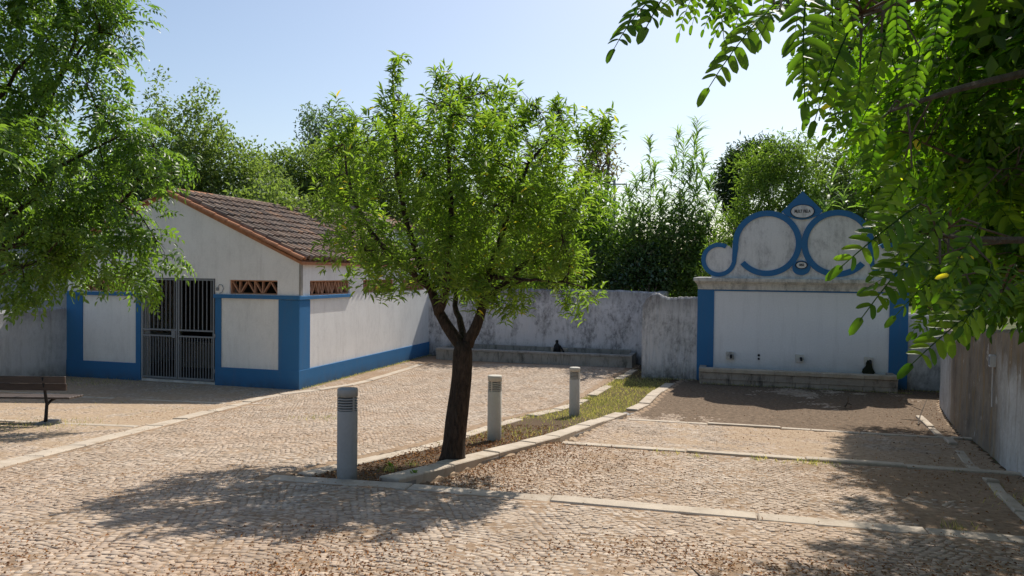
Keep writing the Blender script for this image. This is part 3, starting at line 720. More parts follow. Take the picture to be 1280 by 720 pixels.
# outbuilding with tiled roof far behind the washhouse
p = at(425, 300, 33.5); shed = empty('tiled_outbuilding', (p[0], p[1], 0), TH, label='small tiled outbuilding glimpsed behind the wash house roof', cat='building')
MB().box(-2.4, 2.6, 0, 3.5, 0, 4.85).build('wall', MT['plaster'], shed)
MB().prism([(-2.7, 4.8), (2.9, 4.8), (2.9, 4.86), (.1, 5.9), (-2.7, 4.86)], -.3, 3.8).build('roof', MT['tile'], shed)
rs = MB()
for c_ in range(22):
    halfw = None
    x = -2.6+c_*.25; z0 = 4.9; top = 5.95-abs(x-.1)*.40+.03
    rs.tube([(x, -.32, min(4.93, top)), (x, 1.5, top), (x, 3.7, min(4.93, top))], .07, 5)
rs.build('tile_rows', MT['tile'], shed)['kind'] = 'stuff'

# grey blockwork behind the left wall
p = at(62, 372, 24.5); blk = empty('block_store', (p[0], p[1], 0), TH, label='grey block store behind the boundary wall beside the wash house', cat='shed')
MB().box(-2.3, .9, .0, 2.5, 0, 3.55).build('wall', MT['grey'], blk)
for k in range(8):
    MB().box(-2.32, .92, -.02, 0, 1.7+k*.235, 1.905+k*.235, .012).build('block_course', MT['grey'], blk)
MB().box(-.72, -.58, -.12, -.022, 0, 3.4, .01).build('post', MT['white'], blk)

# ------------------------------------------------------------------ walls
def profile_wall(name, label, prof, th, m, loc, rz, step=.12, rough=.012, zb=-.3, cat='wall'):
    """long wall whose top follows prof [(x,z)...]; fine vertices keep the edge uneven"""
    xs = np.arange(prof[0][0], prof[-1][0]+1e-6, step); xs[-1] = prof[-1][0]
    zt = np.interp(xs, [p[0] for p in prof], [p[1] for p in prof]); zt[1:-1] += rng.normal(0, rough, len(xs)-2)
    V = []; nz_ = 8; F_ = []
    for i, (x, t) in enumerate(zip(xs, zt)):
        for j in range(nz_): V.append((x, rng.normal(0, .004) if 0 < i < len(xs)-1 else 0, zb+(t-.05-zb)*j/(nz_-1)))
        V += [(x, .05, t), (x, th-.05, t+rng.normal(0, rough*.5)), (x, th, t-.06), (x, th, zb)]
    K = nz_+4
    for i in range(len(xs)-1):
        for j in range(K): 
            j2 = (j+1) % K; F_.append((i*K+j, (i+1)*K+j, (i+1)*K+j2, i*K+j2))
    F_.append(tuple(range(K))[::-1]); F_.append(tuple((len(xs)-1)*K+j for j in range(K)))
    o = MB().add(V, F_).build(name, m, None); o.location = loc; o.rotation_euler = (0, 0, rz)
    return tag(o, label, cat)
TRW = (-2.565, 26.135, 0); FN = (5.264, 21.70, 0)
def loc_of(base, lx_, ly_, z=0): return (base[0]+lx_*E_[0]+ly_*S_[0], base[1]+lx_*E_[1]+ly_*S_[1], z)
profile_wall('garden_wall', 'long grey weathered wall with black stains behind the low trough', [(-1.6, 2.3), (0, 2.36), (2, 2.42), (5.9, 2.44), (6.9, 2.40), (7.62, 2.36)], .4, MT['old'], loc_of(TRW, -.1, 1.12), TH)
profile_wall('garden_wall', 'short mottled wall with humped corner left of the blue fountain', [(-1.56, 1.98), (-1.52, 2.18), (-1.42, 2.34), (-1.3, 2.43), (-1.12, 2.43), (-.98, 2.36), (-.85, 2.31), (-.05, 2.36), (-.012, 2.36)], .4, MT['old2'], loc_of(FN, 0, .02), TH, .04, .008)
o = profile_wall('garden_wall', 'return wall in shade joining trough wall and humped corner', [(.45, 2.2), (2, 2.36), (4.9, 2.4)], .35, MT['old2'], loc_of(FN, -1.2, 0), TH+math.pi/2)
profile_wall('garden_wall', 'stained wall between the fountain and the corner of the right wall', [(5.42, 2.02), (6.5, 1.98), (7.2, 1.98)], .35, MT['old2'], loc_of(FN, 0, .1), TH)
# left boundary wall runs from the washhouse corner towards the camera, its face looks right (+x)
o = profile_wall('boundary_wall', 'grey limewashed boundary wall behind the bench left of the wash house', [(-9.5, 2.5), (-4, 1.95), (-1.5, 1.86), (-.04, 1.90)], .3, MT['leftw'], loc_of(WH, -7.26, 0), TH+math.pi/2)
# mirrored so the face looks to +x
o.scale = (1, 1, 1); o.location = loc_of(WH, -7.183, -.02)
for v_ in o.data.vertices: pass
cop = MB().box(-9.5, -.05, -.06, .34, 1.86, 1.90)
# right wall following its curve, face looks left
RWz = [2.95, 2.8, 2.65, 2.5, 2.35, 2.19, 2.03, 1.79, 1.63]
ys = np.linspace(.5, 20.9, 170); Vw = []; Fw_ = []; K = 14
ys_ext = ys
for i, y in enumerate(ys_ext):
    x = float(np.interp(y, W_Y+[21.5], W_X+[12.1])); t = float(np.interp(y, W_Y, RWz)) + rng.normal(0, .008)
    gb = float(ground(x-.1, y)) - .3
    d = np.array([.41, .91]); nx, ny = .91, -.41
    for j in range(10): 
        jit = rng.normal(0, .006); z = gb+(t-.04-gb)*j/9; Vw.append((x+nx*(jit+.02*j/9), y+ny*jit, z))
    Vw += [(x+nx*.06, y+ny*.06, t), (x+nx*.32, y+ny*.32, t+.0), (x+nx*.38, y+ny*.38, t-.05), (x+nx*.38, y+ny*.38, gb)]
for i in range(len(ys)-1):
    for j in range(K):
        j2 = (j+1) % K; Fw_.append((i*K+j, (i+1)*K+j, (i+1)*K+j2, i*K+j2))
Fw_.append(tuple(range(K))); Fw_.append(tuple((len(ys)-1)*K+j for j in range(K)))
o = MB().add(Vw, Fw_).build('side_wall', MT['rightw']); tag(o, 'peeling brown and white wall running along the right side of the court', 'wall')
p = at(1240.5, 451, 11.6); x_ = float(xw(p[1])); bxr = empty('wall_box', (float(np.interp(11.6, W_Y, W_X)), 11.6, p[2]), -math.atan2(.41, .91), label='small pale meter box on the peeling right wall', cat='meter box')
MB().box(-.06, .02, -.08, .08, -.09, .09, .01).build('case', MT['white'], bxr); MB().box(-.066, -.06, -.055, .055, -.065, .065).build('lid', MT['gate'], bxr)
MB().tube([(-.012, 0, -.09), (-.012, .0, -.7)], .011, 6).build('conduit', MT['white'], bxr)

# ------------------------------------------------------------------ trough
tr = empty('stone_trough', TRW, TH, label='long low mossy trough with dark water below the weathered wall', cat='water trough')
TL = 6.65; nb = 9
for k in range(nb):
    a, b_ = TL*k/nb, TL*(k+1)/nb
    MB().box(a+.004, b_-.004, 0, .16, -.1, .33, .01).build('front_block', MT['trough'], tr)
    MB().box(a+.003, b_-.003, -.03, .20, .331, .395+random.uniform(-.004, .004), .012).build('coping_stone', MT['kerbd'], tr)
MB().box(.0, .16, .161, 1.1, -.1, .39, .01).build('end_block', MT['trough'], tr); MB().box(TL-.16, TL, .161, 1.1, -.1, .39, .01).build('end_block', MT['trough'], tr)
MB().box(.16, TL-.16, 1.0, 1.1, -.1, .47, .01).build('back_ledge', MT['trough'], tr)
MB().box(.161, TL-.161, .161, .999, -.1, .26).build('water', MT['water'], tr)
sp = empty('iron_spout', loc_of(TRW, 4.02, .86, .30), TH, label='black iron spout standing at the back of the long trough', cat='water spout')
MB().lathe([(.12,0),(.13,.05),(.115,.16),(.10,.24),(.06,.30),(.045,.33),(.055,.37),(.05,.41),(.02,.43)], n=14).build('body', MT['black'], sp, True)
MB().tube([(.04,-.02,.26),(.12,-.05,.22),(.20,-.08,.13),(.26,-.1,.03)], [.04,.035,.03,.03], 8).build('arm', MT['black'], sp, True)
MB().tube([(-.02,-.04,.20),(-.03,-.16,.16),(-.03,-.2,.08)], [.04,.03,.025], 8).build('nozzle', MT['black'], sp, True)
MB().box(-.22, .34, .02, .16, -.05, .16, .02).build('base_stone', MT['kerb'], sp)

# ------------------------------------------------------------------ blue and white fountain
fo = empty('wall_fountain', FN, TH, label='white wall fountain with blue scrolled crest and long stone basin', cat='fountain')
FW_ = 5.38; CX = 2.72
MB().box(.0, FW_, 0, .8, -.3, 2.63).build('wall', MT['fplaster'], fo)
def fb(name, m, *a, ch=.006): return MB().box(*a, ch).build(name, m, fo)
fb('pilaster', B, -.012, .44, -.03, 0, -.1, 2.575); fb('pilaster', B, 4.94, FW_+.012, -.03, 0, -.1, 2.575)
fb('blue_line', B, .441, 4.939, -.028, 0, 2.535, 2.575)
for k, (z0, z1, o_) in enumerate(((2.63, 2.70, .03), (2.7001, 2.76, .06), (2.7601, 2.815, .10), (2.8151, 2.87, .14))):
    pass
prof = [(.0, 2.576), (-.045, 2.576), (-.05, 2.62), (-.06, 2.68), (-.09, 2.74), (-.13, 2.775), (-.135, 2.80), (-.165, 2.805), (-.17, 2.89), (-.155, 2.905), (.80, 2.92), (.80, 2.64), (0, 2.64)]
mb = MB(); k = len(prof); Xs = [-.03, FW_+.03]
exts = [0 if p[0] >= 0 else -p[0]-.04 for p in prof]
vs = [(-max(0, e_), y, z) for (y, z), e_ in zip(prof, exts)] + [(FW_+max(0, e_), y, z) for (y, z), e_ in zip(prof, exts)]
mb.add(vs, [tuple(range(k)), tuple(range(2*k-1, k-1, -1))] + [(i, (i+1) % k, k+(i+1) % k, k+i) for i in range(k)]); mb.build('cornice', MT['cornice'], fo)
# crest: silhouette first
BZ = 2.905; big = (1.82, 3.865, .905); sm = (.545, 3.41, .475); dia = (CX, 5.27, .50, 4.74)
def mir(a): return 2*CX-a
def top_at(a):
    z = -9; 
    for cx, cz, r_ in (big, sm, (mir(big[0]), big[1], big[2]), (mir(sm[0]), sm[1], sm[2])):
        if abs(a-cx) < r_: z = max(z, cz+math.sqrt(r_*r_-(a-cx)**2))
    if abs(a-CX) < dia[2]: z = max(z, dia[1]-(dia[1]-dia[3])*abs(a-CX)/dia[2])
    if abs(a-CX) < .5: z = max(z, 3.9)
    return z
def bot_at(a):
    for cx in (sm[0], mir(sm[0])):
        if (a < cx and cx < CX and a < cx-.2) or (a > cx and cx > CX and a > cx+.2): return max(BZ, sm[1]-math.sqrt(max(0, sm[2]**2-(a-cx)**2)))
    return BZ
As = np.linspace(sm[0]-sm[2]+.004, mir(sm[0]-sm[2])-.004, 220); mb = MB()
tv_ = [(a, max(top_at(a)-.012, bot_at(a)+.01), bot_at(a)) for a in As]
n_ = len(tv_); vs = []
for a, t, b_ in tv_: vs += [(a, 0.0, b_), (a, 0.0, t), (a, .26, t), (a, .26, b_)]
fs = []
for i in range(n_-1):
    for j in range(4):
        j2 = (j+1) % 4; fs.append((4*i+j, 4*i+4+j, 4*i+4+j2, 4*i+j2))
fs += [(0,1,2,3), tuple(4*(n_-1)+j for j in (3,2,1,0))]
mb.add(vs, fs); cr = mb.build('crest', MT['cplaster'], fo)
def ribbon(cx, cz, ro, ri, a0, a1, y0=-.035, y1=.264, n=60, mirror=False, sq=1.0):
    vs = []; fs = []
    for i in range(n+1):
        q = math.radians(a0+(a1-a0)*i/n); c_, s_ = math.cos(q), math.sin(q)
        for r_, y in ((ri, y0), (ro, y0), (ro, y1), (ri, y1)):
            x = cx+r_*c_; x = mir(x) if mirror else x; vs.append((x, y, cz+r_*s_*sq))
    for i in range(n):
        for j in range(4):
            j2 = (j+1) % 4; fs.append((4*i+j, 4*i+4+j, 4*i+4+j2, 4*i+j2))
    fs += [(0,1,2,3), tuple(4*n+j for j in (3,2,1,0))]; return MB().add(vs, fs)
for mi in (False, True):
    d_ = .002 if mi else 0
    ribbon(big[0], big[1], big[2], big[2]-.155, -140, 182, -.036-d_, .264+d_, mirror=mi).build('scroll_band', B, cr)
    ribbon(sm[0], sm[1], sm[2], sm[2]-.12, 62, 352, -.030-d_, .260+d_, mirror=mi).build('scroll_band', B, cr)
    # joint between the scrolls
    jx = [(sm[0]+sm[2]-.12, sm[1]-.04), (sm[0]+sm[2]-.01, sm[1]-.10), (big[0]-big[2]+.155, big[1]-.10), (big[0]-big[2]+.14, big[1]), (big[0]-big[2]+.005, big[1]), (sm[0]+sm[2]-.115, sm[1]+.12)]
    jx = [((mir(a) if mi else a), z) for a, z in jx]; MB().prism(jx, -.033-d_, .262+d_).build('scroll_band', B, cr)
# diamond with its V foot
dp = [(CX, 5.285), (CX-.52, 4.745), (CX-.40, 4.62), (CX-.16, 4.53), (CX, 4.51), (CX+.16, 4.53), (CX+.40, 4.62), (CX+.52, 4.745)]
MB().prism(dp, -.042, .268).build('diamond', B, cr)
def disc(cx, cz, rx, rz, y0, y1, n=36): return MB().prism([(cx+rx*math.cos(2*math.pi*i/n), cz+rz*math.sin(2*math.pi*i/n)) for i in range(n)], y0, y1)
disc(CX, 3.20, .23, .20, -.05, .0).build('crescent', B, cr)
pl1 = disc(CX, 4.735, .295, .175, -.062, -.04).build('name_plaque', MT['cplaster'], cr)
pl2 = disc(CX, 3.275, .135, .085, -.066, -.048).build('date_plaque', MT['cplaster'], cr)
ribbon(CX, 4.735, .308, .288, 0, 360, -.068, -.043, 48, sq=.595).build('plaque_rim', MT['black'], cr)
ribbon(CX, 3.275, .158, .132, 0, 360, -.072, -.051, 40, sq=.65).build('plaque_rim', MT['black'], cr)
def text(s_, size, x, y, z, par, sx=1):
    cu = bpy.data.curves.new('lettering', 'FONT'); cu.body = s_; cu.size = size; cu.extrude = .003; cu.align_x = 'CENTER'; cu.align_y = 'CENTER'; cu.resolution_u = 3
    o = bpy.data.objects.new('lettering', cu); C.objects.link(o); o.parent = par; o.location = (x, y, z); o.rotation_euler = (math.pi/2, 0, 0); o.scale = (sx, 1, 1); cu.materials.append(MT['letter']); cu.offset = .003
    bpy.context.view_layer.update(); me = bpy.data.meshes.new_from_object(o); o2 = bpy.data.objects.new('lettering', me); C.objects.link(o2); o2.parent = par; o2.location = o.location; o2.rotation_euler = o.rotation_euler; o2.scale = o.scale
    bpy.data.objects.remove(o); return o2
text('MULT FIELA', .115, CX, -.0655, 4.735, pl1, .68); text('1852', .09, CX, -.0695, 3.275, pl2, .8)
# basin
bw = [(.08, .95), (.95, 2.05), (2.05, 3.2), (3.2, 4.25), (4.25, 5.05)]
for a, b_ in bw:
    MB().box(a+.003, b_-.003, -.70, -.52, .14, .325, .012).build('rim_block', MT['basin'], fo)
    MB().box(a+.003, b_-.003, -.75, -.48, .336, .44, .014).build('coping_stone', MT['kerb'], fo)
for k in range(6):
    a = .1+k*.825; MB().box(a+.004, a+.82, -.67+random.uniform(-.01,.01), -.5, -.1, .139, .012).build('base_block', MT['basin'], fo)
MB().box(.08, .26, -.479, -.031, -.1, .44, .012).build('end_block', MT['basin'], fo); MB().box(4.87, 5.05, -.479, -.031, -.1, .44, .012).build('end_block', MT['basin'], fo)
MB().box(.261, 4.869, -.5, -.031, -.1, .36).build('water', MT['water'], fo)
for x in (.90, 2.73, 4.46):
    s_ = MB().box(x-.12, x+.10, -.06, 0, .63, .84, .01).build('spout_stone', MT['cornice'], fo)
    MB().tube([(x+.02, -.06, .74), (x+.02, -.16, .74), (x+.02, -.19, .68)], [.035, .032, .028], 8).build('tap', MT['black'], s_)
    if x > 4:
        mo = MB().prism([(x-.04,.76),(x-.08,.68),(x-.07,.60),(x-.15,.51),(x-.17,.42),(x-.1,.36),(x+.08,.36),(x+.15,.43),(x+.09,.55),(x+.07,.66),(x+.03,.74)], -.07, -.002); mo.build('moss', MT['moss'], s_)
MB().tube([(1.66, -.0, .77), (1.66, -.02, .77)], .035, 10).build('blocked_hole', MT['dark'], fo); MB().tube([(1.66, -.0, .67), (1.66, -.02, .67)], .03, 10).build('blocked_hole', MT['dark'], fo)

# ------------------------------------------------------------------ bollards
def bollard(x, y, z, m, label, h=.97):
    r = .105; b_ = empty('bollard_light', (x, y, z), random.uniform(0, 3), label=label, cat='bollard light', group='bollard lights along the planted strip')
    MB().lathe([(r,-.1),(r,0),(r,h-.235),(r*.97,h-.23),(r*.82,h-.23)], n=28).build('post', m, b_, True)
    MB().lathe([(r*.78,h-.24),(r*.78,h-.08)], n=20).build('lamp_core', MT['dark'], b_)
    for k in range(5):
        z0 = h-.222+k*.0275; MB().lathe([(r*.80,z0+.006),(r*1.0,z0),(r*1.0,z0+.010),(r*.80,z0+.016)], n=24).build('louvre', m, b_)
    MB().lathe([(r*.8,h-.086),(r*1.01,h-.084),(r*1.01,h-.012),(r*.95,h-.002),(r*.5,h),(.01,h)], n=28).build('cap', m, b_, True)
    for q in (0, 2.09, 4.19):
        MB().box(r*.93, r*1.0, -.01, .01, h-.23, h-.085).build('rib', m, b_).rotation_euler = (0, 0, q)
    for p_ in [c for c in C.objects if c.parent == b_ and c.type == 'MESH' and c.name.startswith(('post', 'cap', 'louvre'))]:
        pass
    return b_
bollard(-1.71, 8.02, .795, MT['boll'], 'tall grey bollard light at the planter corner nearest the camera')
bollard(-.24, 11.41, .49, MT['boll2'], 'pale bollard light in dry grass just right of the tree trunk')
bollard(1.27, 15.25, .15, MT['boll2'], 'small far bollard light in green grass before the long trough')

# ------------------------------------------------------------------ bench
be = empty('park_bench', (-7.77, 12.75, .38), 0, label='dark wooden slatted bench seen from behind on iron legs', cat='bench')
L0, L1 = -1.5, .37
for k, z in enumerate((.62, .745)):
    m = MB().box(L0, L1, -.02-.03*k, .015-.03*k, z-.055, z+.06, .006); m.build('back_plank', MT['wood'], be)
for k in range(5):
    MB().box(L0, L1, .08+k*.088, .08+k*.088+.072, .405-.004*k, .435-.004*k, .006).build('seat_slat', MT['wood'], be)
for x in (0, -1.15):
    MB().tube([(x, .03, -.02), (x, .05, .15), (x, .07, .33), (x, .05, .40), (x, .02, .55), (x, -.05, .79)], [.032, .028, .026, .026, .024, .018], 8).build('leg', MT['black'], be, True)
    MB().tube([(x, .06, .30), (x, .18, .36), (x, .35, .385), (x, .50, .375)], [.024, .022, .02, .016], 6).build('seat_bracket', MT['black'], be, True)
    MB().box(x-.11, x+.11, -.08, .3, -.12, .035, .012).build('footing', MT['concrete'], be)

# ------------------------------------------------------------------ trees
def make_tips(blobs, dens, inner=.35):
    out = []; cen = []
    for (c, r) in blobs:
        r = np.array(r if hasattr(r, '__len__') else (r, r, r), float); n = max(3, int(dens*(r[0]*r[2])))
        d = rdir(n); rad = np.where(rng.random(n) < inner, rng.random(n)**.5*.8, rng.uniform(.72, 1.05, n))
        lump = 1 + .16*np.sin(d[:,0]*5+c[0]*3)*np.sin(d[:,2]*6+c[2]*5) + .12*np.sin(d[:,1]*9+d[:,2]*7)
        out.append(np.array(c) + d*(rad*lump)[:, None]*r); cen.append(np.repeat(np.array(c)[None], n, 0))
    return np.concatenate(out), np.concatenate(cen)
def limbs(fork, targets, r0, bend=.15):
    """curved limbs from the fork to each target; returns list of (pts, radii)"""
    out = []
    for t in targets:
        f = np.array(fork, float); t = np.array(t, float); L = np.linalg.norm(t-f); n = max(4, int(L/.4)); s_ = np.linspace(0, 1, n)
        w1 = rng.normal(0, bend*L, 3)*np.array([1, 1, .4]); pts = f + (t-f)*s_[:, None] + w1*np.sin(s_*math.pi)[:, None]*.5 + np.array([0, 0, L*.10])*np.sin(s_*math.pi)[:, None]
        pts[1:-1] += rng.normal(0, .015*L**.5, (n-2, 3)); out.append((pts, r0*(1-.78*s_)*min(1, (L/3)**.5+.2)))
    return out
def branch_net(lim, tips, per=12, r_tw=.006, r_br=.02, n1=5, n2=3, maxtw=2500, maxlen=.55):
    """sub-branches: group tips, join each group to the nearest limb point, each tip to its group"""
    mb = MB(); LP = np.concatenate([l[0] for l in lim]); M_ = max(1, len(tips)//per); hubs = tips[rng.choice(len(tips), M_, replace=False)]
    d2 = ((hubs[:, None, :]-LP[None])**2).sum(-1); k = d2.argmin(1); src = LP[k]; hubs = src + (hubs-src)*.8
    for h, s_ in zip(hubs, src):
        if np.linalg.norm(h-s_) > maxlen*3: continue
        m = (h+s_)/2 + rng.normal(0, .07, 3)*np.linalg.norm(h-s_) + (0, 0, .06*np.linalg.norm(h-s_)); mb.tube([s_, m, h], [r_br, r_br*.75, r_br*.45], n1, False)
    ti = tips if len(tips) <= maxtw else tips[rng.choice(len(tips), maxtw, replace=False)]
    dd = ((ti[:, None, :]-hubs[None])**2).sum(-1).argmin(1); dirs = unit(ti-hubs[dd])
    for t, k_ in zip(ti, dd): 
        if np.linalg.norm(t-hubs[k_]) > maxlen: continue
        h = hubs[k_]; m = (t+h)/2 + rng.normal(0, .04, 3); mb.tube([h, m, t], [r_tw, r_tw*.8, r_tw*.4], n2, False)
    return mb, hubs
def leaves_at(P, D, tmpl, S, jitter_up=.5, upb=None):
    n = len(P); upv = np.array([0, 0, 1.0]) + rng.normal(0, jitter_up, (n, 3)); v, f, r = scatter(tmpl[0], tmpl[1], frames(D, upv), P, S)
    if len(tmpl) > 2: r = (r*.6 + np.tile(tmpl[2], n)*.6) % 1.0
    return v, f, r
def tris_obj(name, arrs, m, parent):
    V = []; F_ = []; R_ = []; b = 0
    for v, f, r in arrs: V.append(v); F_.append(f+b); R_.append(r); b += len(v)
    return link(name, mesh_np(name, np.concatenate(V), np.concatenate(F_), np.concatenate(R_)), m, parent)
def pxblobs(lst, Y, k=1.0):
    out = []
    for q in lst:
        x, y, r = q[:3]; dy = q[3] if len(q) > 3 else 0; c = at(x, y, Y+dy); rr = r/FOC*(Y+dy)*k; out.append((c, (rr, rr*(q[4] if len(q) > 4 else 1.0), rr)))
    return out
def build_tree(name, label, cat, base, fork, blobs, dens, tmpl, L, mleaf, mbark, rtrunk, per_tip=5, spread=.12, droop=0.0, outb=.6, group=None, inner=.35, netn=600, nl=8, mask=None):
    root = empty(name, tuple(base), 0, label=label, cat=cat, group=group); off = -np.array(base, float)
    tips, cen = make_tips(blobs, dens*3.8, inner)
    if mask is not None: k = mask(tips); tips, cen = tips[k], cen[k]
    sel = sorted(range(len(blobs)), key=lambda i: -blobs[i][1][0])[:nl]
    lim = limbs(fork, [blobs[i][0] for i in sel], rtrunk*.55)
    base = np.array(base, float); fork = np.array(fork, float); s_ = np.linspace(0, 1, 7)[:, None]
    tp = base + (fork-base)*s_ + np.array([rtrunk*.5, 0, 0])*np.sin(s_*math.pi)
    tb_ = MB().tube(tp+off, list(rtrunk*(1.25-.4*s_[:, 0])), 10)
    for p_, r_ in lim: tb_.tube(p_+off, r_, 7)
    tb_.build('trunk', mbark, root, True, recalc=False)
    sub = tips[rng.choice(len(tips), min(netn, len(tips)), replace=False)]
    nb_, _ = branch_net([(p_+off, r_) for p_, r_ in lim], sub+off, 10, .008, .022, 4, 3, maxlen=1.6); nb_.build('branches', mbark, root, recalc=False)
    n = len(tips)*per_tip; P = np.repeat(tips, per_tip, 0) + rng.normal(0, spread, (n, 3)); D = unit(np.repeat(unit(tips-cen), per_tip, 0)*outb + rdir(n)*.8 + np.array([0, 0, -droop]))
    tris_obj('crown', [leaves_at(P+off, D, tmpl, L*rng.uniform(.7, 1.25, n), .6)], mleaf, root)
    return root

# --- the almond tree in the planter
tb0 = np.array([-.69, 9.42, .64]); fk = at(579, 432, 9.42)
alm = empty('almond_tree', tuple(tb0), 0, label='leafy green tree with dark forked trunk growing in the planter', cat='tree')
off = -tb0
core = [(490,100,20),(488,150,42),(440,175,40),(425,240,42),(440,300,48),(475,345,42),(560,125,42),(552,215,75),(552,305,68),(622,140,42),(640,220,72),(632,315,62),(700,165,38),(742,165,26),(712,240,55),(700,315,55),(725,362,30),(497,68,11),(494,85,14),(430,140,20),(555,92,20),(585,105,20),(625,105,22),(655,130,20),(690,135,22),(748,140,18),(752,165,24),(660,120,18),(415,165,16),(640,370,34),(590,360,40),(770,330,18,-.3),(405,200,18)]
bl = []
for q in core:
    bl += pxblobs([(*q[:3], 0, 1.1)], 9.42)
    if q[2] > 34:
        for dy in (-.95, .95): 
            x = 590+(q[0]-590)*.86; y = 250+(q[1]-250)*.84; bl += pxblobs([(x, y, q[2]*.86, dy, 1.1)], 9.42)
tips, cen = make_tips(bl, 190, .35)
px_, py_ = proj(tips); lowcut = np.interp(px_, [380, 420, 460, 520, 580, 620, 680, 720, 760, 800], [345, 375, 385, 365, 372, 388, 392, 400, 372, 330])
k = (py_ < lowcut + rng.normal(0, 7, len(tips))); tips, cen = tips[k], cen[k]
cl = np.sin(tips[:,0]*6.1+tips[:,2]*3.3)+np.sin(tips[:,2]*5.7-tips[:,1]*4.9+1)+np.sin(tips[:,1]*6.3+tips[:,0]*4.1+2)
k = (cl + rng.normal(0, .35, len(tips)) > -.85) | (proj(tips)[1] < 165); tips, cen = tips[k], cen[k]
def limb_px(pts, r0, r1, n=9):
    P = np.array([at(*p[:2], 9.42+p[2]) for p in pts]); s_ = np.linspace(0, 1, len(P)); t = np.linspace(0, 1, n*2)
    Q = np.stack([np.interp(t, s_, P[:, i]) for i in range(3)], 1)
    for _ in range(2): Q[1:-1] = (Q[:-2]+2*Q[1:-1]+Q[2:])/4
    Q[1:-1] += rng.normal(0, .008, Q[1:-1].shape); return Q, r0+(r1-r0)*t
L_ = [limb_px([(579,434,0),(562,412,.05),(548,392,.1),(540,362,.15),(520,320,.2),(500,250,.25),(492,170,.2),(491,100,.15)], .085, .012),
      limb_px([(548,392,.1),(556,370,-.1),(560,335,-.3),(565,270,-.5),(560,190,-.6),(562,130,-.6)], .062, .01),
      limb_px([(584,432,0),(596,408,-.05),(604,380,-.05),(612,345,-.15),(628,290,-.3),(650,220,-.5),(690,170,-.5)], .078, .01),
      limb_px([(582,430,.05),(575,400,.4),(568,378,.7),(575,330,.9),(600,260,1.0),(620,180,1.0)], .05, .01),
      limb_px([(604,380,-.05),(640,345,.3),(690,300,.6),(730,250,.6),(745,180,.5)], .045, .008),
      limb_px([(540,362,.15),(500,330,-.3),(460,290,-.6),(435,230,-.6),(430,180,-.5)], .045, .008),
      limb_px([(520,320,.2),(470,330,.7),(440,320,.9)], .03, .008), limb_px([(612,345,-.15),(660,350,-.7),(715,355,-.9)], .03, .007)]
sg = np.linspace(0, 1, 12)[:, None]; bz = at(565, 583, 9.42)
tp = np.stack([np.interp(sg[:, 0], [0, .35, .7, 1], [bz[0], at(570, 545, 9.42)[0], at(577, 480, 9.42)[0], fk[0]]), np.full(12, 9.42), bz[2]+(fk[2]+.05-bz[2])*sg[:, 0]], 1)
tm = MB().tube(tp+off, np.interp(sg[:, 0], [0, .06, .2, .6, .9, 1], [.20, .155, .130, .122, .128, .10]), 16)
tm.v = [(x+.010*math.sin(7*math.atan2(y, x)+z*3), y+.010*math.cos(5*math.atan2(y, x)+z*4), z) for x, y, z in tm.v]
for p_, r_ in L_: tm.tube(p_+off, r_, 9)
tm.build('trunk', MT['bark'], alm, True, recalc=False)
nb_, hubs = branch_net([(p_+off, r_) for p_, r_ in L_], tips+off, 14, .003, .009, 4, 3, 2500); nb_.build('branches', MT['bark'], alm, recalc=False)
PT = 13; n = len(tips)*PT; ax = unit(unit(tips-cen)*.5 + np.array([0, 0, .85]) + rng.normal(0, .3, tips.shape)); A = np.repeat(ax, PT, 0)
tpos = np.tile(np.linspace(0, 1, PT), len(tips)); rr = rdir(n); side_ = unit(np.cross(A, rr))
D = unit(A*(.15+.75*tpos)[:, None] + side_*(1.0-.35*tpos)[:, None] + np.array([0, 0, -.34])*(1-tpos*.4)[:, None])
P = np.repeat(tips, PT, 0) - A*(.20*(1-tpos))[:, None]
lt = tmpl_scale(LT_LANCE, 1, .25)
tris_obj('crown', [leaves_at(P+off, D, lt, rng.uniform(.09, .15, n), .35)], MT['leaf_almond'], alm)

# --- chinaberry on the left, trunk outside the frame
fr_m = [frond(9, .34, .050, .11, LT_LANCE, .45, s_, rach=0) for s_ in range(3)]
mel_b = pxblobs([(60,50,80,0),(125,40,50,.3),(10,150,85,.3),(110,110,45,-.5),(150,170,45,.2),(195,190,40,0),(60,240,80,-.3),(150,255,55,.1),(185,300,34,0),(190,338,22,0),(120,310,45,.4),(55,325,48,-.5),(15,350,32,-.9),(-80,100,120,.3),(-110,260,120,0),(10,-60,110,.3),(120,-50,60,.2),(-60,-120,140,.4),(80,300,55,.6),(150,330,30,-.4),(-60,200,110,-1.8)], 13)
mb_base = np.array([-10.2, 13.6, .3])
def mel_mask(T):
    x, y = proj(T); e_ = np.interp(y, [-400, -60, 0, 60, 120, 150, 185, 230, 300, 350, 400], [150, 165, 172, 172, 162, 190, 232, 226, 222, 222, 205])
    low = np.interp(x, [0, 40, 60, 100, 160, 200, 230], [385, 388, 372, 345, 368, 375, 350])
    hole = ((x-98)/24)**2 + ((y-132)/22)**2 > 1
    return (x < e_ + rng.normal(0, 6, len(x))) & ((y < low) | (x < -5)) & hole
tips, cen = make_tips(mel_b, 68, .38); k = mel_mask(tips); tips, cen = tips[k], cen[k]
mel = empty('chinaberry_tree', tuple(mb_base), 0, label='big leafy tree hanging over the bench at the left edge', cat='tree'); off = -mb_base
fkm = np.array([-10.0, 13.5, 2.6]); lim = limbs(fkm, [b_[0] for b_ in mel_b if b_[1][0] > .6], .075, .10)
tm = MB().tube(np.array([mb_base, mb_base*.5+fkm*.5+(.05,0,0), fkm])+off, [.2, .16, .14], 12)
for p_, r_ in lim: tm.tube(p_+off, r_, 8)
tm.build('trunk', MT['bark'], mel, True, recalc=False)
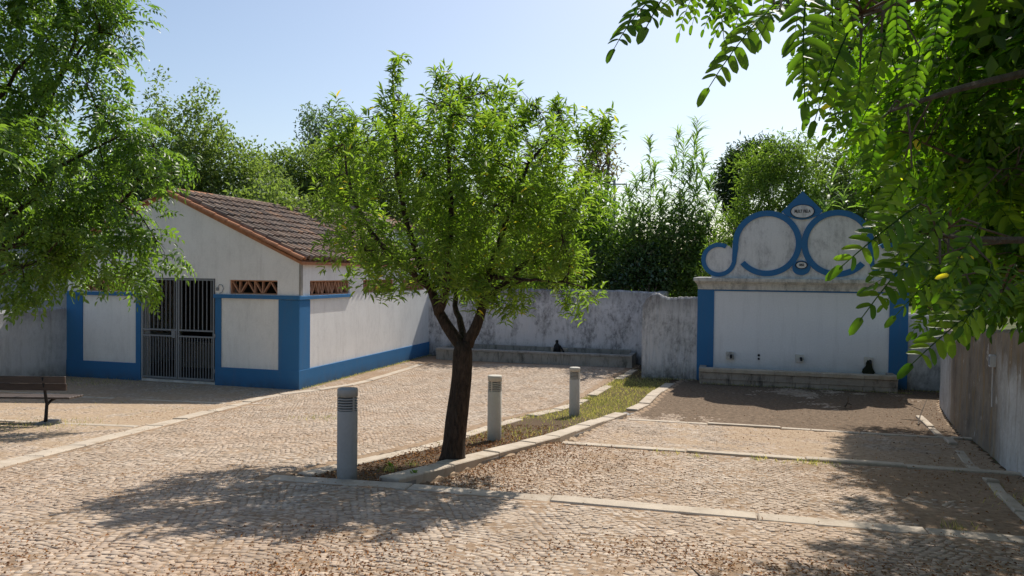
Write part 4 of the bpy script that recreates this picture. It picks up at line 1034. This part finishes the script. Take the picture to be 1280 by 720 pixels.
nb_, hubs = branch_net([(p_+off, r_) for p_, r_ in lim], tips+off, 10, .006, .018, 5, 3, 1500); nb_.build('branches', MT['bark'], mel, recalc=False)
arr = []; PT = 4
for q in range(3):
    n = len(tips)*PT//3; ii = rng.integers(0, len(tips), n); d0 = unit(tips[ii]-cen[ii]); D = unit(d0*.6 + rdir(n)*np.array([1, 1, .5]) + np.array([0, 0, -.25]))
    arr.append(leaves_at(tips[ii]+off+rng.normal(0, .10, (n, 3)), D, fr_m[q], rng.uniform(.75, 1.2, n), .3))
tris_obj('crown', arr, MT['leaf_melia'], mel)

# --- background trees
D_ = tmpl_scale(LT_DIAMOND, 1, .5); D2 = tmpl_scale(LT_DIAMOND, 1, .62); D3 = tmpl_scale(LT_DIAMOND, 1, .22)
def bgtree(name, label, Y, blobs, dens, tmpl, L, ml, per=7, spread=.2, rt_=.11, **kw):
    B_ = pxblobs(blobs, Y); c = np.mean([b_[0] for b_ in B_], 0); c0 = sorted(B_, key=lambda b_: b_[0][2])[0][0]
    return build_tree(name, label, kw.pop('cat', 'tree'), (c[0], c[1], 0), (c[0], c[1], max(1.6, c0[2]*.6)), B_, dens, tmpl, L, ml, MT['bark2'], rt_, per, spread, netn=250, **kw)
bgtree('willow_tree', 'grey green tree with two thin spires above the wash house ridge', 33, [(205,200,42),(245,185,46,0),(285,215,46,.5),(322,235,36,0),(230,240,46,0),(280,260,46,0),(195,125,9),(197,100,7),(200,150,14),(243,140,13),(262,125,7),(252,112,6),(238,125,6),(335,262,36,-.5),(195,250,40,-1),(300,249,12,-8.2),(330,256,17,-8),(365,262,20,-7.6),(400,270,22,-7),(345,248,22,-7)], 46, D_, .19, MT['leaf_willow'])
bgtree('willow_tree', 'rounded grey green tree in the middle behind the tiled roof', 36, [(350,225,32),(385,215,36),(420,225,40),(370,255,40),(330,208,16),(352,196,9),(400,250,40),(450,260,50),(475,215,40)], 46, D_, .19, MT['leaf_willow'])
bgtree('poplar_tree', 'blue green feathery tree rising left of the almond crown', 44, [(400,160,22),(388,150,12),(383,140,7),(415,180,34),(440,200,40),(395,190,24),(420,145,14)], 30, D_, .22, MT['leaf_blue'], per=4)
bgtree('broadleaf_tree', 'dark tree in the gap behind the wash house gable', 30, [(175,215,40),(150,200,36),(185,245,30),(130,240,46),(90,250,60),(40,270,60),(60,320,50),(115,300,50)], 40, D2, .16, MT['leaf_dark'])
bgtree('broadleaf_tree', 'light green tree behind the almond on its lower right', 29.5, [(715,270,42),(755,285,36),(735,320,44),(700,330,44),(690,250,30),(745,245,24),(650,300,60),(770,320,30)], 44, D_, .18, MT['leaf_bright'])
bgtree('broadleaf_tree', 'green tree mostly hidden behind the almond crown', 37, [(480,280,56),(540,270,60),(600,270,60),(655,250,46),(520,330,60),(600,340,60)], 30, D_, .2, MT['leaf_willow'])
bgtree('dense_bush', 'dense mid green bush behind the wall above the trough', 28, [(740,338,36),(775,335,34),(850,335,40),(820,330,36),(868,350,26),(800,300,34),(700,350,30),(850,290,36),(880,310,30)], 50, D2, .14, MT['leaf_mid'], cat='bush')
bgtree('ivy_shrub', 'glossy leaved shrub spilling over the top of the trough wall', 27.2, [(785,345,16),(805,335,18),(825,345,16),(795,325,12),(835,355,10),(770,352,12),(812,318,10)], 80, D2, .15, MT['leaf_ivy'], cat='bush', spread=.10)
bgtree('conifer_tree', 'distant thin rusty conifer seen beside the almond crown', 62, [(752,150,5),(750,168,9),(742,188,14),(758,192,12),(748,208,15),(768,215,9),(735,218,12),(768,182,5)], 13, D3, .5, MT['leaf_brown'], per=4, spread=.35, rt_=.3)
bgtree('pine_tree', 'far dark pine behind the trees left of the fountain crest', 55, [(935,200,20),(920,210,18),(950,195,18),(905,228,14),(912,245,14),(930,225,20),(965,205,20),(918,262,12)], 55, D3, .38, MT['leaf_pine'], per=6, spread=.25, rt_=.3)
bgtree('mimosa_tree', 'feathery bright green tree behind the left side of the crest', 26, [(945,215,30),(975,200,30),(960,250,42),(930,285,32),(905,320,26),(990,235,42),(965,290,36),(935,330,30),(1000,185,18),(1010,280,40),(890,345,18)], 52, D3, .17, MT['leaf_feather'], per=11, spread=.10)
bgtree('broadleaf_tree', 'olive green tree behind the right half of the crest', 27.5, [(1030,205,30),(1060,220,40),(1035,250,40),(1085,230,40),(1075,280,50),(1120,260,60),(1150,320,60),(1040,290,40),(1190,280,70),(1230,340,60)], 40, D_, .17, MT['leaf_willow'])
# giant reeds
def reeds(label, canes, Y, nleaf=34, rnds=3):
    b0 = at(np.mean([c_[0] for c_ in canes]), 340, Y); base = np.array([b0[0], b0[1], 0]); root = empty('giant_reed', tuple(base), 0, label=label, cat='reeds')
    st = MB(); arr = []; rt_ = (np.array([(0,0,0),(.25,.5,.06),(.25,-.5,.06),(.6,.45,-.02),(.6,-.45,-.02),(1,0,-.35)]), np.array([(0,2,1),(1,2,4),(1,4,3),(3,4,5)])); rt_ = tmpl_scale(rt_, 1, .095)
    for cx, ty in canes:
        t = at(cx, ty, Y+rng.uniform(-1.2, 1.2)); b_ = np.array([base[0]+(t[0]-base[0])*.75+rng.normal(0, .2), t[1]+rng.normal(0, .3), 0]); s_ = np.linspace(0, 1, 6)[:, None]
        pts = b_+(t-b_)*s_+np.array([rng.normal(0, .25), 0, 0])*np.sin(s_*math.pi); st.tube(pts-base, list(.022*(1-.8*s_[:, 0])), 5)
        n = nleaf; q = 1-rng.random(n)**1.1*.8; q[:12] = rng.uniform(.92, 1.0, 12); P = b_+(t-b_)*q[:, None]; az = rng.uniform(0, 6.28, n); D = np.stack([np.cos(az)*.75, np.sin(az)*.75, rng.uniform(-.25, .95, n)+(q > .92)*.7], 1)
        arr.append(leaves_at(P-base, unit(D), rt_, rng.uniform(.45, .9, n)*np.where(q > .9, .75, 1), .2))
    st.build('canes', MT['cane'], root, recalc=False); tris_obj('leaves', arr, MT['leaf_reed'], root); return root
reeds('tall clump of giant reeds left of the fountain crest', [(812,172),(818,205),(803,215),(795,225),(848,165),(855,180),(842,200),(872,150),(868,175),(880,195),(888,225),(830,235),(778,245),(785,240),(863,215),(895,250),(825,255),(850,240),(872,235),(840,270),(810,265),(790,275),(885,270)], 28.3, 150)
reeds('lower reeds behind the middle of the fountain crest', [(1000,215),(1022,235),(1040,225),(1010,250),(1055,240),(1030,260),(985,235)], 25.2, 60)
# distant woodland closing the horizon
wb = []
for k in range(60):
    a = math.radians(-75+150*k/59+rng.uniform(-1, 1)); R_ = rng.uniform(80, 110); wb.append((np.array([R_*math.sin(a), R_*math.cos(a), rng.uniform(1.5, 3.5)]), (6, 5, rng.uniform(3.0, 5.0))))
tips, cen = make_tips(wb, 11, .2); n = len(tips)*4; o = tris_obj('distant_woodland', [leaves_at(np.repeat(tips, 4, 0)+rng.normal(0, .6, (n, 3)), rdir(n), D2, rng.uniform(.8, 1.5, n), .6)], MT['leaf_willow'], None); o['kind'] = 'stuff'
# utility pole
pp = at(768, 224, 48); pole = empty('utility_pole', (pp[0], pp[1], 0), 0, label='thin distant utility pole with wires left of the reeds', cat='pole')
MB().tube([(0,0,0),(0,0,pp[2])], [.12,.08], 8).build('post', MT['steel'], pole)
MB().box(-.7, .7, -.04, .04, pp[2]-.35, pp[2]-.27).build('crossarm', MT['steel'], pole)
for s_ in (-1, 1): MB().tube([(.6*s_, 0, pp[2]-.25), (8, 6, pp[2]-1.2), (18, 12, pp[2]-.6)], .012, 4).build('wire', MT['black'], pole)

# ------------------------------------------------------------------ black locust over the camera's right
OV = oval(6, .10); _o = oval(2, .12); OVs = (_o[0][:-1], np.array([(0,2,1),(0,3,2),(0,4,3),(0,5,4)]))
FR = [frond(17, .25, .017, .045, OV, .22+.08*s_, 10+s_) for s_ in range(5)]
FRs = [frond(15, .24, .019, .046, OVs, .25, 30+s_, rach=0) for s_ in range(4)]
FRo = [frond(9, .24, .034, .066, LT_DIAMOND, .25, 40+s_, rach=0) for s_ in range(4)]
def frond_mesh(k):
    me = mesh_np('leaf', FR[k][0], FR[k][1], FR[k][2]*.5); me.materials.append(MT['leaf_robinia']); return me
fms = [frond_mesh(k) for k in range(5)]
rb = np.array([4.3, 3.3, g1(3.6, 3.3)-.1]); rob = empty('locust_tree', tuple(rb), 0, label='near overhanging tree with rounded paired leaflets filling the upper right', cat='tree')
def rob_mask(T):
    """where its foliage may show; outside the frame it simply goes on"""
    x, y = proj(T); z = (T-EYE) @ fw
    e_ = np.interp(y, [-300, 0, 20, 60, 140, 180, 200, 230, 300, 340, 400, 430, 470], [930, 975, 990, 992, 998, 1012, 1070, 1098, 1115, 1130, 1150, 1200, 1400])
    low = np.interp(x, [1000, 1060, 1100, 1180, 1280, 1500], [200, 395, 405, 420, 402, 430])
    return ((x > e_ + 12*np.sin(y/17)) & (y < low)) & (z > 1.6)
rbl = [((2.1,2.9,3.9),(.8,.6,.7)), ((2.5,3.3,3.4),(.9,.7,.55)), ((1.6,2.5,4.3),(.7,.6,.5)), ((2.9,3.4,3.6),(.8,.8,.7)), ((2.6,2.8,4.3),(.8,.6,.6)), ((1.95,3.1,2.95),(.45,.5,.25)), ((3.7,3.5,3.9),(1.2,1.1,.7)), ((4.6,5.6,4.4),(2.0,2.0,1.4)), ((3.7,4.3,3.3),(1.3,1.4,.75)), ((2.6,3.0,3.8),(1.1,1.0,.9)), ((5.6,7.4,4.6),(1.9,2.2,1.5)), ((2.4,2.2,4.4),(1.4,1.1,.7)), ((1.9,2.6,3.3),(.7,.7,.6)), ((2.2,3.2,3.0),(.8,.8,.5)), ((3.2,3.8,3.0),(.9,1.0,.5))]
for gx_, gy_, h_, r_ in ((6.2,9.0,4.6,1.0),(4.9,8.2,4.6,.9),(5.6,6.8,4.6,1.1),(4.2,6.9,4.4,.7),(3.1,5.4,4.6,.7),(4.2,4.9,4.8,1.0),(2.3,4.7,4.4,.6),(3.5,6.2,4.8,.6),(1.7,4.5,4.2,.5),(4.5,9.0,5,.7),(5.2,7.6,5,.8),(3.9,7.6,5.2,.6),(2.9,5.6,4.6,.6),(5.0,6.2,4.6,.9),(5.5,9.6,5,.9)):
    rbl.append(((gx_+.376*h_, gy_+.75*h_, g1(gx_, gy_)+h_), (r_, r_*1.1, .6)))
rbl = [(np.array(c), np.array(r)) for c, r in rbl]
tips, cen = make_tips(rbl, 190, .5); k = rob_mask(tips); tips, cen = tips[k], cen[k]
fkr = np.array([4.1, 3.5, 2.9]); lim = limbs(fkr, [b_[0] for b_ in rbl], .085, .08)
tm = MB().tube(np.array([rb, (4.25,3.35,2.0), fkr])-rb, [.19, .15, .13], 12)
for p_, r_ in lim:
    tm.tube(p_-rb, r_, 8)
tm.build('trunk', MT['bark2'], rob, True, recalc=False)
nb_, hubs = branch_net([(p_-rb, r_) for p_, r_ in lim], tips-rb, 9, .0028, .008, 5, 3, 2500); nb_.build('branches', MT['twig'], rob, recalc=False)
# hand-placed fronds that draw the outline: (base px, base py, base depth, tip px, tip py, tip depth)
hand = [(822,-8,1.45,755,72,1.35),(850,-25,1.5,800,40,1.3),(880,-30,1.5,842,52,1.5),(915,-30,1.4,872,48,1.45),(900,-20,1.5,905,60,1.4),
        (968,5,1.30,868,128,1.25),(975,12,1.35,900,55,1.3),(985,5,1.4,935,45,1.3),(1010,-15,1.3,1003,150,1.2),(1030,-10,1.4,1022,120,1.35),
        (1000,-20,1.6,960,30,1.5),(1060,40,1.5,1010,170,1.45),(1100,90,1.6,1020,185,1.6),(1110,140,1.7,1045,205,1.7),(880,-40,1.3,925,40,1.3),(860,-40,1.4,845,20,1.4),
        (1150,255,1.6,1035,345,1.5),(1160,300,1.6,1062,412,1.5),(1175,330,1.5,1068,360,1.5),(1185,330,1.6,1110,402,1.5),(1232,378,1.7,1122,468,1.6),(1140,210,1.7,1075,300,1.7),
        (1215,360,1.5,1160,415,1.4),(1240,330,1.5,1200,420,1.4),(1270,330,1.6,1235,415,1.5),(1290,340,1.6,1275,400,1.5),(1130,200,1.9,1070,240,1.9),(1190,260,1.6,1120,345,1.6),(1225,280,1.4,1165,380,1.4),(1050,-20,1.2,1075,70,1.2),(1120,-20,1.2,1120,75,1.2),(1180,-10,1.2,1160,90,1.2),
        (860,-35,1.5,822,30,1.5),(895,-40,1.35,858,42,1.35),(910,-45,1.6,885,35,1.6),(935,-40,1.5,915,55,1.5),(945,-30,1.4,880,60,1.45),(840,-45,1.4,778,30,1.4),(960,-25,1.6,948,62,1.6),
        (1005,-35,1.5,990,70,1.5),(1020,30,1.4,998,120,1.35),(1040,-10,1.6,1038,130,1.6),(1060,60,1.7,1030,170,1.7),(1075,90,1.5,1052,185,1.5),(1015,60,1.8,1005,165,1.8),(1100,150,1.9,1082,235,1.9),
        (1170,285,1.9,1080,350,1.9),(1150,330,2.0,1095,390,2.0),(1200,345,1.8,1130,425,1.8),(1180,300,1.7,1095,330,1.7),(1110,30,1.5,1085,130,1.5),(1150,60,1.5,1130,160,1.5)]
place = []
for bx_, by_, bd, tx_, ty_, td in hand:
    p0 = at(bx_, by_, bd); p1 = at(tx_, ty_, td); D = p1-p0; L = np.linalg.norm(D); place.append((p0, unit(D), L, True))
nd = np.linalg.norm(tips-EYE, axis=1); PT = 4; Pn = []; 
n = len(tips)*PT; ii = np.repeat(np.arange(len(tips)), PT); d0 = unit(tips[ii]-cen[ii]+1e-3); Dn = unit(d0*.4 + rdir(n)*np.array([1, 1, .4]) + np.array([-.25, -.05, -.45])); Pp = tips[ii] + rng.normal(0, .05, (n, 3))
endm = Pp + Dn*.24; ok = rob_mask(endm) & rob_mask(Pp); Pp, Dn = Pp[ok], Dn[ok]
xx, yy = proj(Pp); dd = np.linalg.norm(Pp-EYE, axis=1); infr = (xx > 0) & (xx < 1290) & (yy > -20) & (yy < 480)
o_ = np.argsort(np.where(infr, dd, 1e9)); nh = 298-len(place); nearset = o_[:nh]; rest = o_[nh:]
for i in nearset: place.append((Pp[i], Dn[i], rng.uniform(.8, 1.15), False))
st = MB(); BR = []
for pts_ in ([(820,-35,1.5),(960,-50,1.5),(1100,-75,1.65),(1250,-110,2.0),(1420,-150,2.6)], [(1150,290,1.6),(1220,300,1.75),(1330,300,2.15),(1480,240,2.8)], [(1235,370,1.7),(1300,345,1.9),(1400,310,2.4)], [(1050,25,1.5),(1130,0,1.7),(1250,-20,2.0),(1400,-60,2.6)], [(1110,140,1.75),(1200,110,1.95),(1330,80,2.4)]):
    Q = np.array([at(*q_) for q_ in pts_] + [fkr+(0, 0, .3)]); t_ = np.linspace(0, len(Q)-1, 26); Q = np.stack([np.interp(t_, range(len(Q)), Q[:, k_]) for k_ in range(3)], 1)
    for _ in range(3): Q[1:-1] = (Q[:-2]+2*Q[1:-1]+Q[2:])/4
    st.tube(Q-rb, np.linspace(.003, .022, 26), 6, False); BR.append(Q)
BR = np.concatenate(BR)
for i, (p, d, s_, hnd) in enumerate(place):
    R = frames(d[None], np.array([[0, 0, 1.0]]) + rng.normal(0, .25 if hnd else .35, (1, 3)))[0]
    if hnd:      # turn and size the frond so that its drooping tip ends where it should
        R = frames(d[None], np.array([[-.15, -.75, .65]]) + rng.normal(0, .15, (1, 3)))[0]
        tx_, tz_ = .94*.25+.042, -(.22+.08*(i % 5))*.25; ph_ = math.atan2(-tz_, tx_); s_ = s_/math.hypot(tx_, tz_)
        X_ = R[:, 0]*math.cos(ph_) + R[:, 2]*math.sin(ph_); Z_ = np.cross(X_, R[:, 1]); R = np.stack([X_, R[:, 1], Z_], 1)
    o = bpy.data.objects.new('leaf', fms[i % 5]); C.objects.link(o); o.parent = rob
    m4 = Matrix.Identity(4)
    for a in range(3):
        for c_ in range(3): m4[a][c_] = R[a][c_]*s_
        m4[a][3] = p[a]-rb[a]
    o.matrix_local = m4
    if hnd:
        j = ((BR-p)**2).sum(1).argmin(); h = BR[min(j+2, len(BR)-1)]; q = p*.6+h*.4+(0, 0, .02)
        if np.linalg.norm(h-p) < .75: st.tube([p-rb, q-rb, h-rb], [.0018, .0025, .003], 4, False)
st.build('twigs', MT['twig'], rob, recalc=False)
arr = []; rin = infr[rest]
for q in range(4):
    s_ = rest[rin][q::4]; arr.append(leaves_at(Pp[s_]-rb, Dn[s_], FRs[q] if q < 4 else None, rng.uniform(.8, 1.15, len(s_)), .35))
    s_ = rest[~rin][q::4]; arr.append(leaves_at(Pp[s_]-rb, Dn[s_], FRo[q], rng.uniform(.8, 1.15, len(s_)), .35))
o = tris_obj('inner_leaves', arr, MT['leaf_robinia'], rob); o['kind'] = 'stuff'

# second tree behind the right wall throws the dappled shade on the lower right
sec = [((gx_+.376*h_, gy_+.75*h_, g1(gx_, gy_)+h_), (r_, r_*1.1, .65)) for gx_, gy_, h_, r_ in ((6.3,12.9,5.0,.9),(6.6,11.6,5.2,1.1),(5.4,10.7,5.4,.9),(7.3,13.2,5.2,1.1),(6.4,10.1,5.4,1.1),(7.6,12,5.2,1),(5.4,12.2,5.0,.6),(5.0,11.4,5.2,.6),(5.9,12.6,5,.7),(4.9,10.2,5.4,.6))]
sec = [(np.array(c), np.array(r)) for c, r in sec] + [(np.array(c), np.array(r)) for c, r in (((8.0,12.6,5.2),(1.8,2.2,1.1)), ((9.2,15.2,5.6),(2.0,2.2,1.2)), ((7.2,10.4,5.0),(1.5,1.8,.9)), ((10.5,12.5,6.2),(2,2.4,1.3)), ((8.3,9.2,5.6),(1.6,1.8,1.0)), ((6.6,12.4,4.6),(.8,1.1,.5)), ((8.4,17.6,5.3),(1.4,1.2,.8)), ((11,17,6),(2,2,1.2)))]
def sec_mask(T):
    x, y = proj(T); return (x > 1085) | (y < -5)
build_tree('locust_tree', 'second tree standing behind the right wall above the stained court', 'tree', (10.0, 13.0, .2), (9.8, 13.0, 3.2), sec, 110, FRo[0], 1.0, MT['leaf_robinia'], MT['bark2'], .17, 3, .12, .35, .4, netn=300, mask=sec_mask)

# ------------------------------------------------------------------ litter, grass, weeds
def put(n, xr_, yr_, fn=None):
    x = rng.uniform(*xr_, n); y = rng.uniform(*yr_, n)
    if fn is not None: k = fn(x, y); x, y = x[k], y[k]
    return x, y
def on_strip(x, y, m=.0): return (x > xl(y)+m) & (x < xr(y)-m-.2) & (y+.26*x > V1+.1)
sets = []
x, y = put(60000, (-2.6, 1.5), (7.8, 13.5), lambda x, y: on_strip(x, y) & (rng.random(len(x)) < .06+.26*np.exp(-((y-10)/2.2)**2))); sets.append((x, y, ramp(y)-.012))
x, y = put(22000, (-1.3, 2.6), (8.0, 11.6), lambda x, y: (x > xr(y)+.02) & (y+.26*x > V1+.12) & (rng.random(len(x)) < np.exp(-((x-xr(y))/.8)))); sets.append((x, y, ground(x, y)+.004))
x, y = put(5200, (-6, 6.5), (4.2, 14), lambda x, y: (x < xw(y)-.2) & (vnoise(x, y, 1.7, 9) + .35*rng.normal(size=len(x)) > .25) & ~on_strip(x, y, -.25)); sets.append((x, y, ground(x, y)+.008))
x, y = put(9000, (-1.5, 5), (3.9, 5.6), lambda x, y: (vnoise(x, y, 2.5, 12)+.4*rng.normal(size=len(x)) > .55-.35*(y < 4.8))); sets.append((x, y, ground(x, y)+.008))
x, y = put(9000, (3, 11), (6, 20), lambda x, y: (x < xw(y)-.03) & (rng.random(len(x)) < .12+np.exp(-(xw(y)-x)/.6))); sets.append((x, y, ground(x, y)+.006))
x, y = put(2500, (-.6, 4), (9, 16), lambda x, y: (x > xr(y)) & (vnoise(x, y, 2.5, 5) > .2)); sets.append((x, y, ground(x, y)+.006))
lsz = [(.014, .045), (.012, .035), (.008, .024), (.01, .032), (.014, .04), (.008, .022)]
x, y = put(40000, (-4, 6), (4.1, 6.0), lambda x, y: (vnoise(x, y, 2.2, 55)*.9+.5*rng.normal(size=len(x)) > .12+.55*(y-4.4))); sets.append((x, y, ground(x, y)+.003)); lsz.append((.010, .032))
x, y = put(42000, (-7, 8), (4.0, 16), lambda x, y: (np.abs(x) < .7*y+.4) & (x < xw(y)-.1) & (vnoise(x, y, 1.1, 77)*.6+.5*rng.random(len(x)) > .3) & ~on_strip(x, y, -.25)); sets.append((x, y, ground(x, y)+.003)); lsz.append((.007, .021))
SZ_ = np.concatenate([rng.uniform(a_, b_, len(s_[0])) for s_, (a_, b_) in zip(sets, lsz)])
X_ = np.concatenate([s_[0] for s_ in sets]); Y_ = np.concatenate([s_[1] for s_ in sets]); Z_ = np.concatenate([s_[2] for s_ in sets]); n = len(X_)
D = rdir(n)*np.array([1, 1, .25]); lf = tmpl_scale(LT_DIAMOND, 1, .42)
v, f, r = scatter(lf[0]*np.array([1, 1, 2.2]), lf[1], frames(unit(D), np.array([0, 0, 1.0])+rng.normal(0, .35, (n, 3))), np.stack([X_, Y_, Z_+rng.uniform(.001, .010, n)], 1), SZ_)
link('fallen_leaves', mesh_np('fallen_leaves', v, f, r), MT['litter'], None, False, 'stuff')
# grass
gs = []
x, y = put(150000, (-1.5, 5), (10.5, 24), lambda x, y: on_strip(x, y, .02) & (rng.random(len(x)) < np.clip(.25+.75*(vnoise(x, y, 1.6, 21)+.25), .05, 1)*np.interp(y, [10.5, 11.5, 14, 17, 21, 23.5], [.04, .2, .5, 1, 1, .4]))); gs.append((x, y, ramp(y)-.03))
x, y = put(9000, (-14, -5), (11, 21), lambda x, y: (vnoise(x, y, 2.2, 31) > .42) & (((x+5.3)*S_[0]+(y-19.16)*S_[1]) < -.02)); x, y = x[::3], y[::3]; gs.append((x, y, ramp(y)-.02))
for cx, cy, rr, n in ((-7.9,12.6,.5,500),(4.0,10.15,.10,120),(3.35,10.3,.07,60),(2.55,10.4,.06,50),(4.2,7.2,.08,60),(-1.35,8.6,.05,60),(-1.15,9.0,.04,40),(-3.5,14.2,.25,150),(5.6,8.2,.25,120),(-11.6,20.3,.5,400),(-10.5,20.0,.4,300)):
    a = rng.normal(0, rr, (n, 2)); gs.append((cx+a[:, 0], cy+a[:, 1], ground(cx+a[:, 0], cy+a[:, 1])-.01))
x, y = put(3000, (2, 8), (9.5, 11.0), lambda x, y: (np.abs(y+.26*x-V2+.25) < .18) & (vnoise(x, y, 3, 41) > .25)); gs.append((x, y, ground(x, y)-.01))
a = rng.uniform(0, 8.6, 1500); gs.append((-5.317+a*S_[0]+.09*E_[0]+rng.normal(0, .03, 1500), 19.163+a*S_[1]+.09*E_[1], np.zeros(1500)-.01))
a = rng.uniform(-1.5, 6.6, 1500); gs.append((5.264+a*E_[0]-S_[0]*.1+rng.normal(0, .03, 1500), 21.70+a*E_[1]-.1*S_[1]-np.where((a > 0) & (a < 5.2), .62, 0), np.zeros(1500)-.01))
X_ = np.concatenate([s_[0] for s_ in gs]); Y_ = np.concatenate([s_[1] for s_ in gs]); Z_ = np.concatenate([s_[2] for s_ in gs]); n = len(X_)
D = unit(rdir(n)*np.array([.7, .7, .1])+np.array([0, 0, 1.0])); bl_ = (np.array([(0,.5,0),(0,-.5,0),(.6,.3,.05),(.6,-.3,.05),(1,0,.2)]), np.array([(0,1,3),(0,3,2),(2,3,4)])); bl_ = tmpl_scale(bl_, 1, .11)
v, f, r = scatter(bl_[0], bl_[1], frames(D, rdir(n)), np.stack([X_, Y_, Z_], 1), rng.uniform(.03, .085, n))
link('grass', mesh_np('grass', v, f, r), MT['grass'], None, False, 'stuff')
# weeds along the cornice of the fountain and small leafy weeds in the planter
def weed(x, y, z, h, n, label, m='leaf_bright'):
    root = empty('weed', (x, y, z), 0, label=label, cat='weed', group='small weeds'); D = unit(rdir(n)*np.array([1, 1, .3])+np.array([0, 0, .7]))
    v, f, r = scatter(*tmpl_scale(LT_LANCE, 1, .3), frames(D, np.array([0, 0, 1.0])+rng.normal(0, .3, (n, 3))), rng.normal(0, h*.15, (n, 3))*np.array([1, 1, .2])+(0, 0, h*.3), rng.uniform(.5, 1, n)*h); link('leaves', mesh_np('leaves', v, f, r), MT[m], root)
    MB().tube([(0,0,-.02),(0,0,h*.4)], .004, 4).build('stem', MT['cane'], root)
weed(-1.35, 8.75, .73, .10, 16, 'small green weed in the planter behind the near bollard'); weed(-1.05, 8.35, .76, .08, 12, 'tiny green weed at the front of the planter soil')
# sticks and twigs
def stick(label, pts, r, forks=()):
    z0 = g1(pts[0][0], pts[0][1]); root = empty('dead_branch', (pts[0][0], pts[0][1], z0), 0, label=label, cat='branch'); o0 = np.array([pts[0][0], pts[0][1], z0])
    P = [np.array([x, y, g1(x, y)+z]) - o0 for x, y, z in pts]; MB().tube(P, np.linspace(r, r*.4, len(P)), 6).build('stem', MT['kerb'] if 'pale' in label else MT['bark2'], root)
    for fk_ in forks:
        MB().tube([np.array([x, y, g1(x, y)+z])-o0 for x, y, z in fk_], [r*.6, r*.3], 5).build('side_twig', MT['bark2'], root)
stick('long pale dead branch lying on the cobbles at the bottom', [(1.22,4.86,.04),(1.42,4.80,.02),(1.65,4.83,.02),(1.9,4.87,.03),(2.1,4.86,.02)], .012, [[(1.22,4.86,.04),(1.17,4.93,.08)], [(2.0,4.87,.02),(2.15,4.93,.05)]])
stick('bare branch leaning near the foot of the right wall', [(8.1,15.2,.02),(8.35,15.6,.15),(8.75,16.1,.42)], .014, [[(8.2,15.35,.08),(8.0,15.7,.05)], [(8.5,15.8,.22),(8.35,16.1,.3)]])
stick('dark stub of a branch on the shaded paving before the fountain', [(7.6,17.4,.02),(7.62,17.3,.15),(7.58,17.2,.28)], .02, [[(7.61,17.32,.12),(7.8,17.5,.05)]])
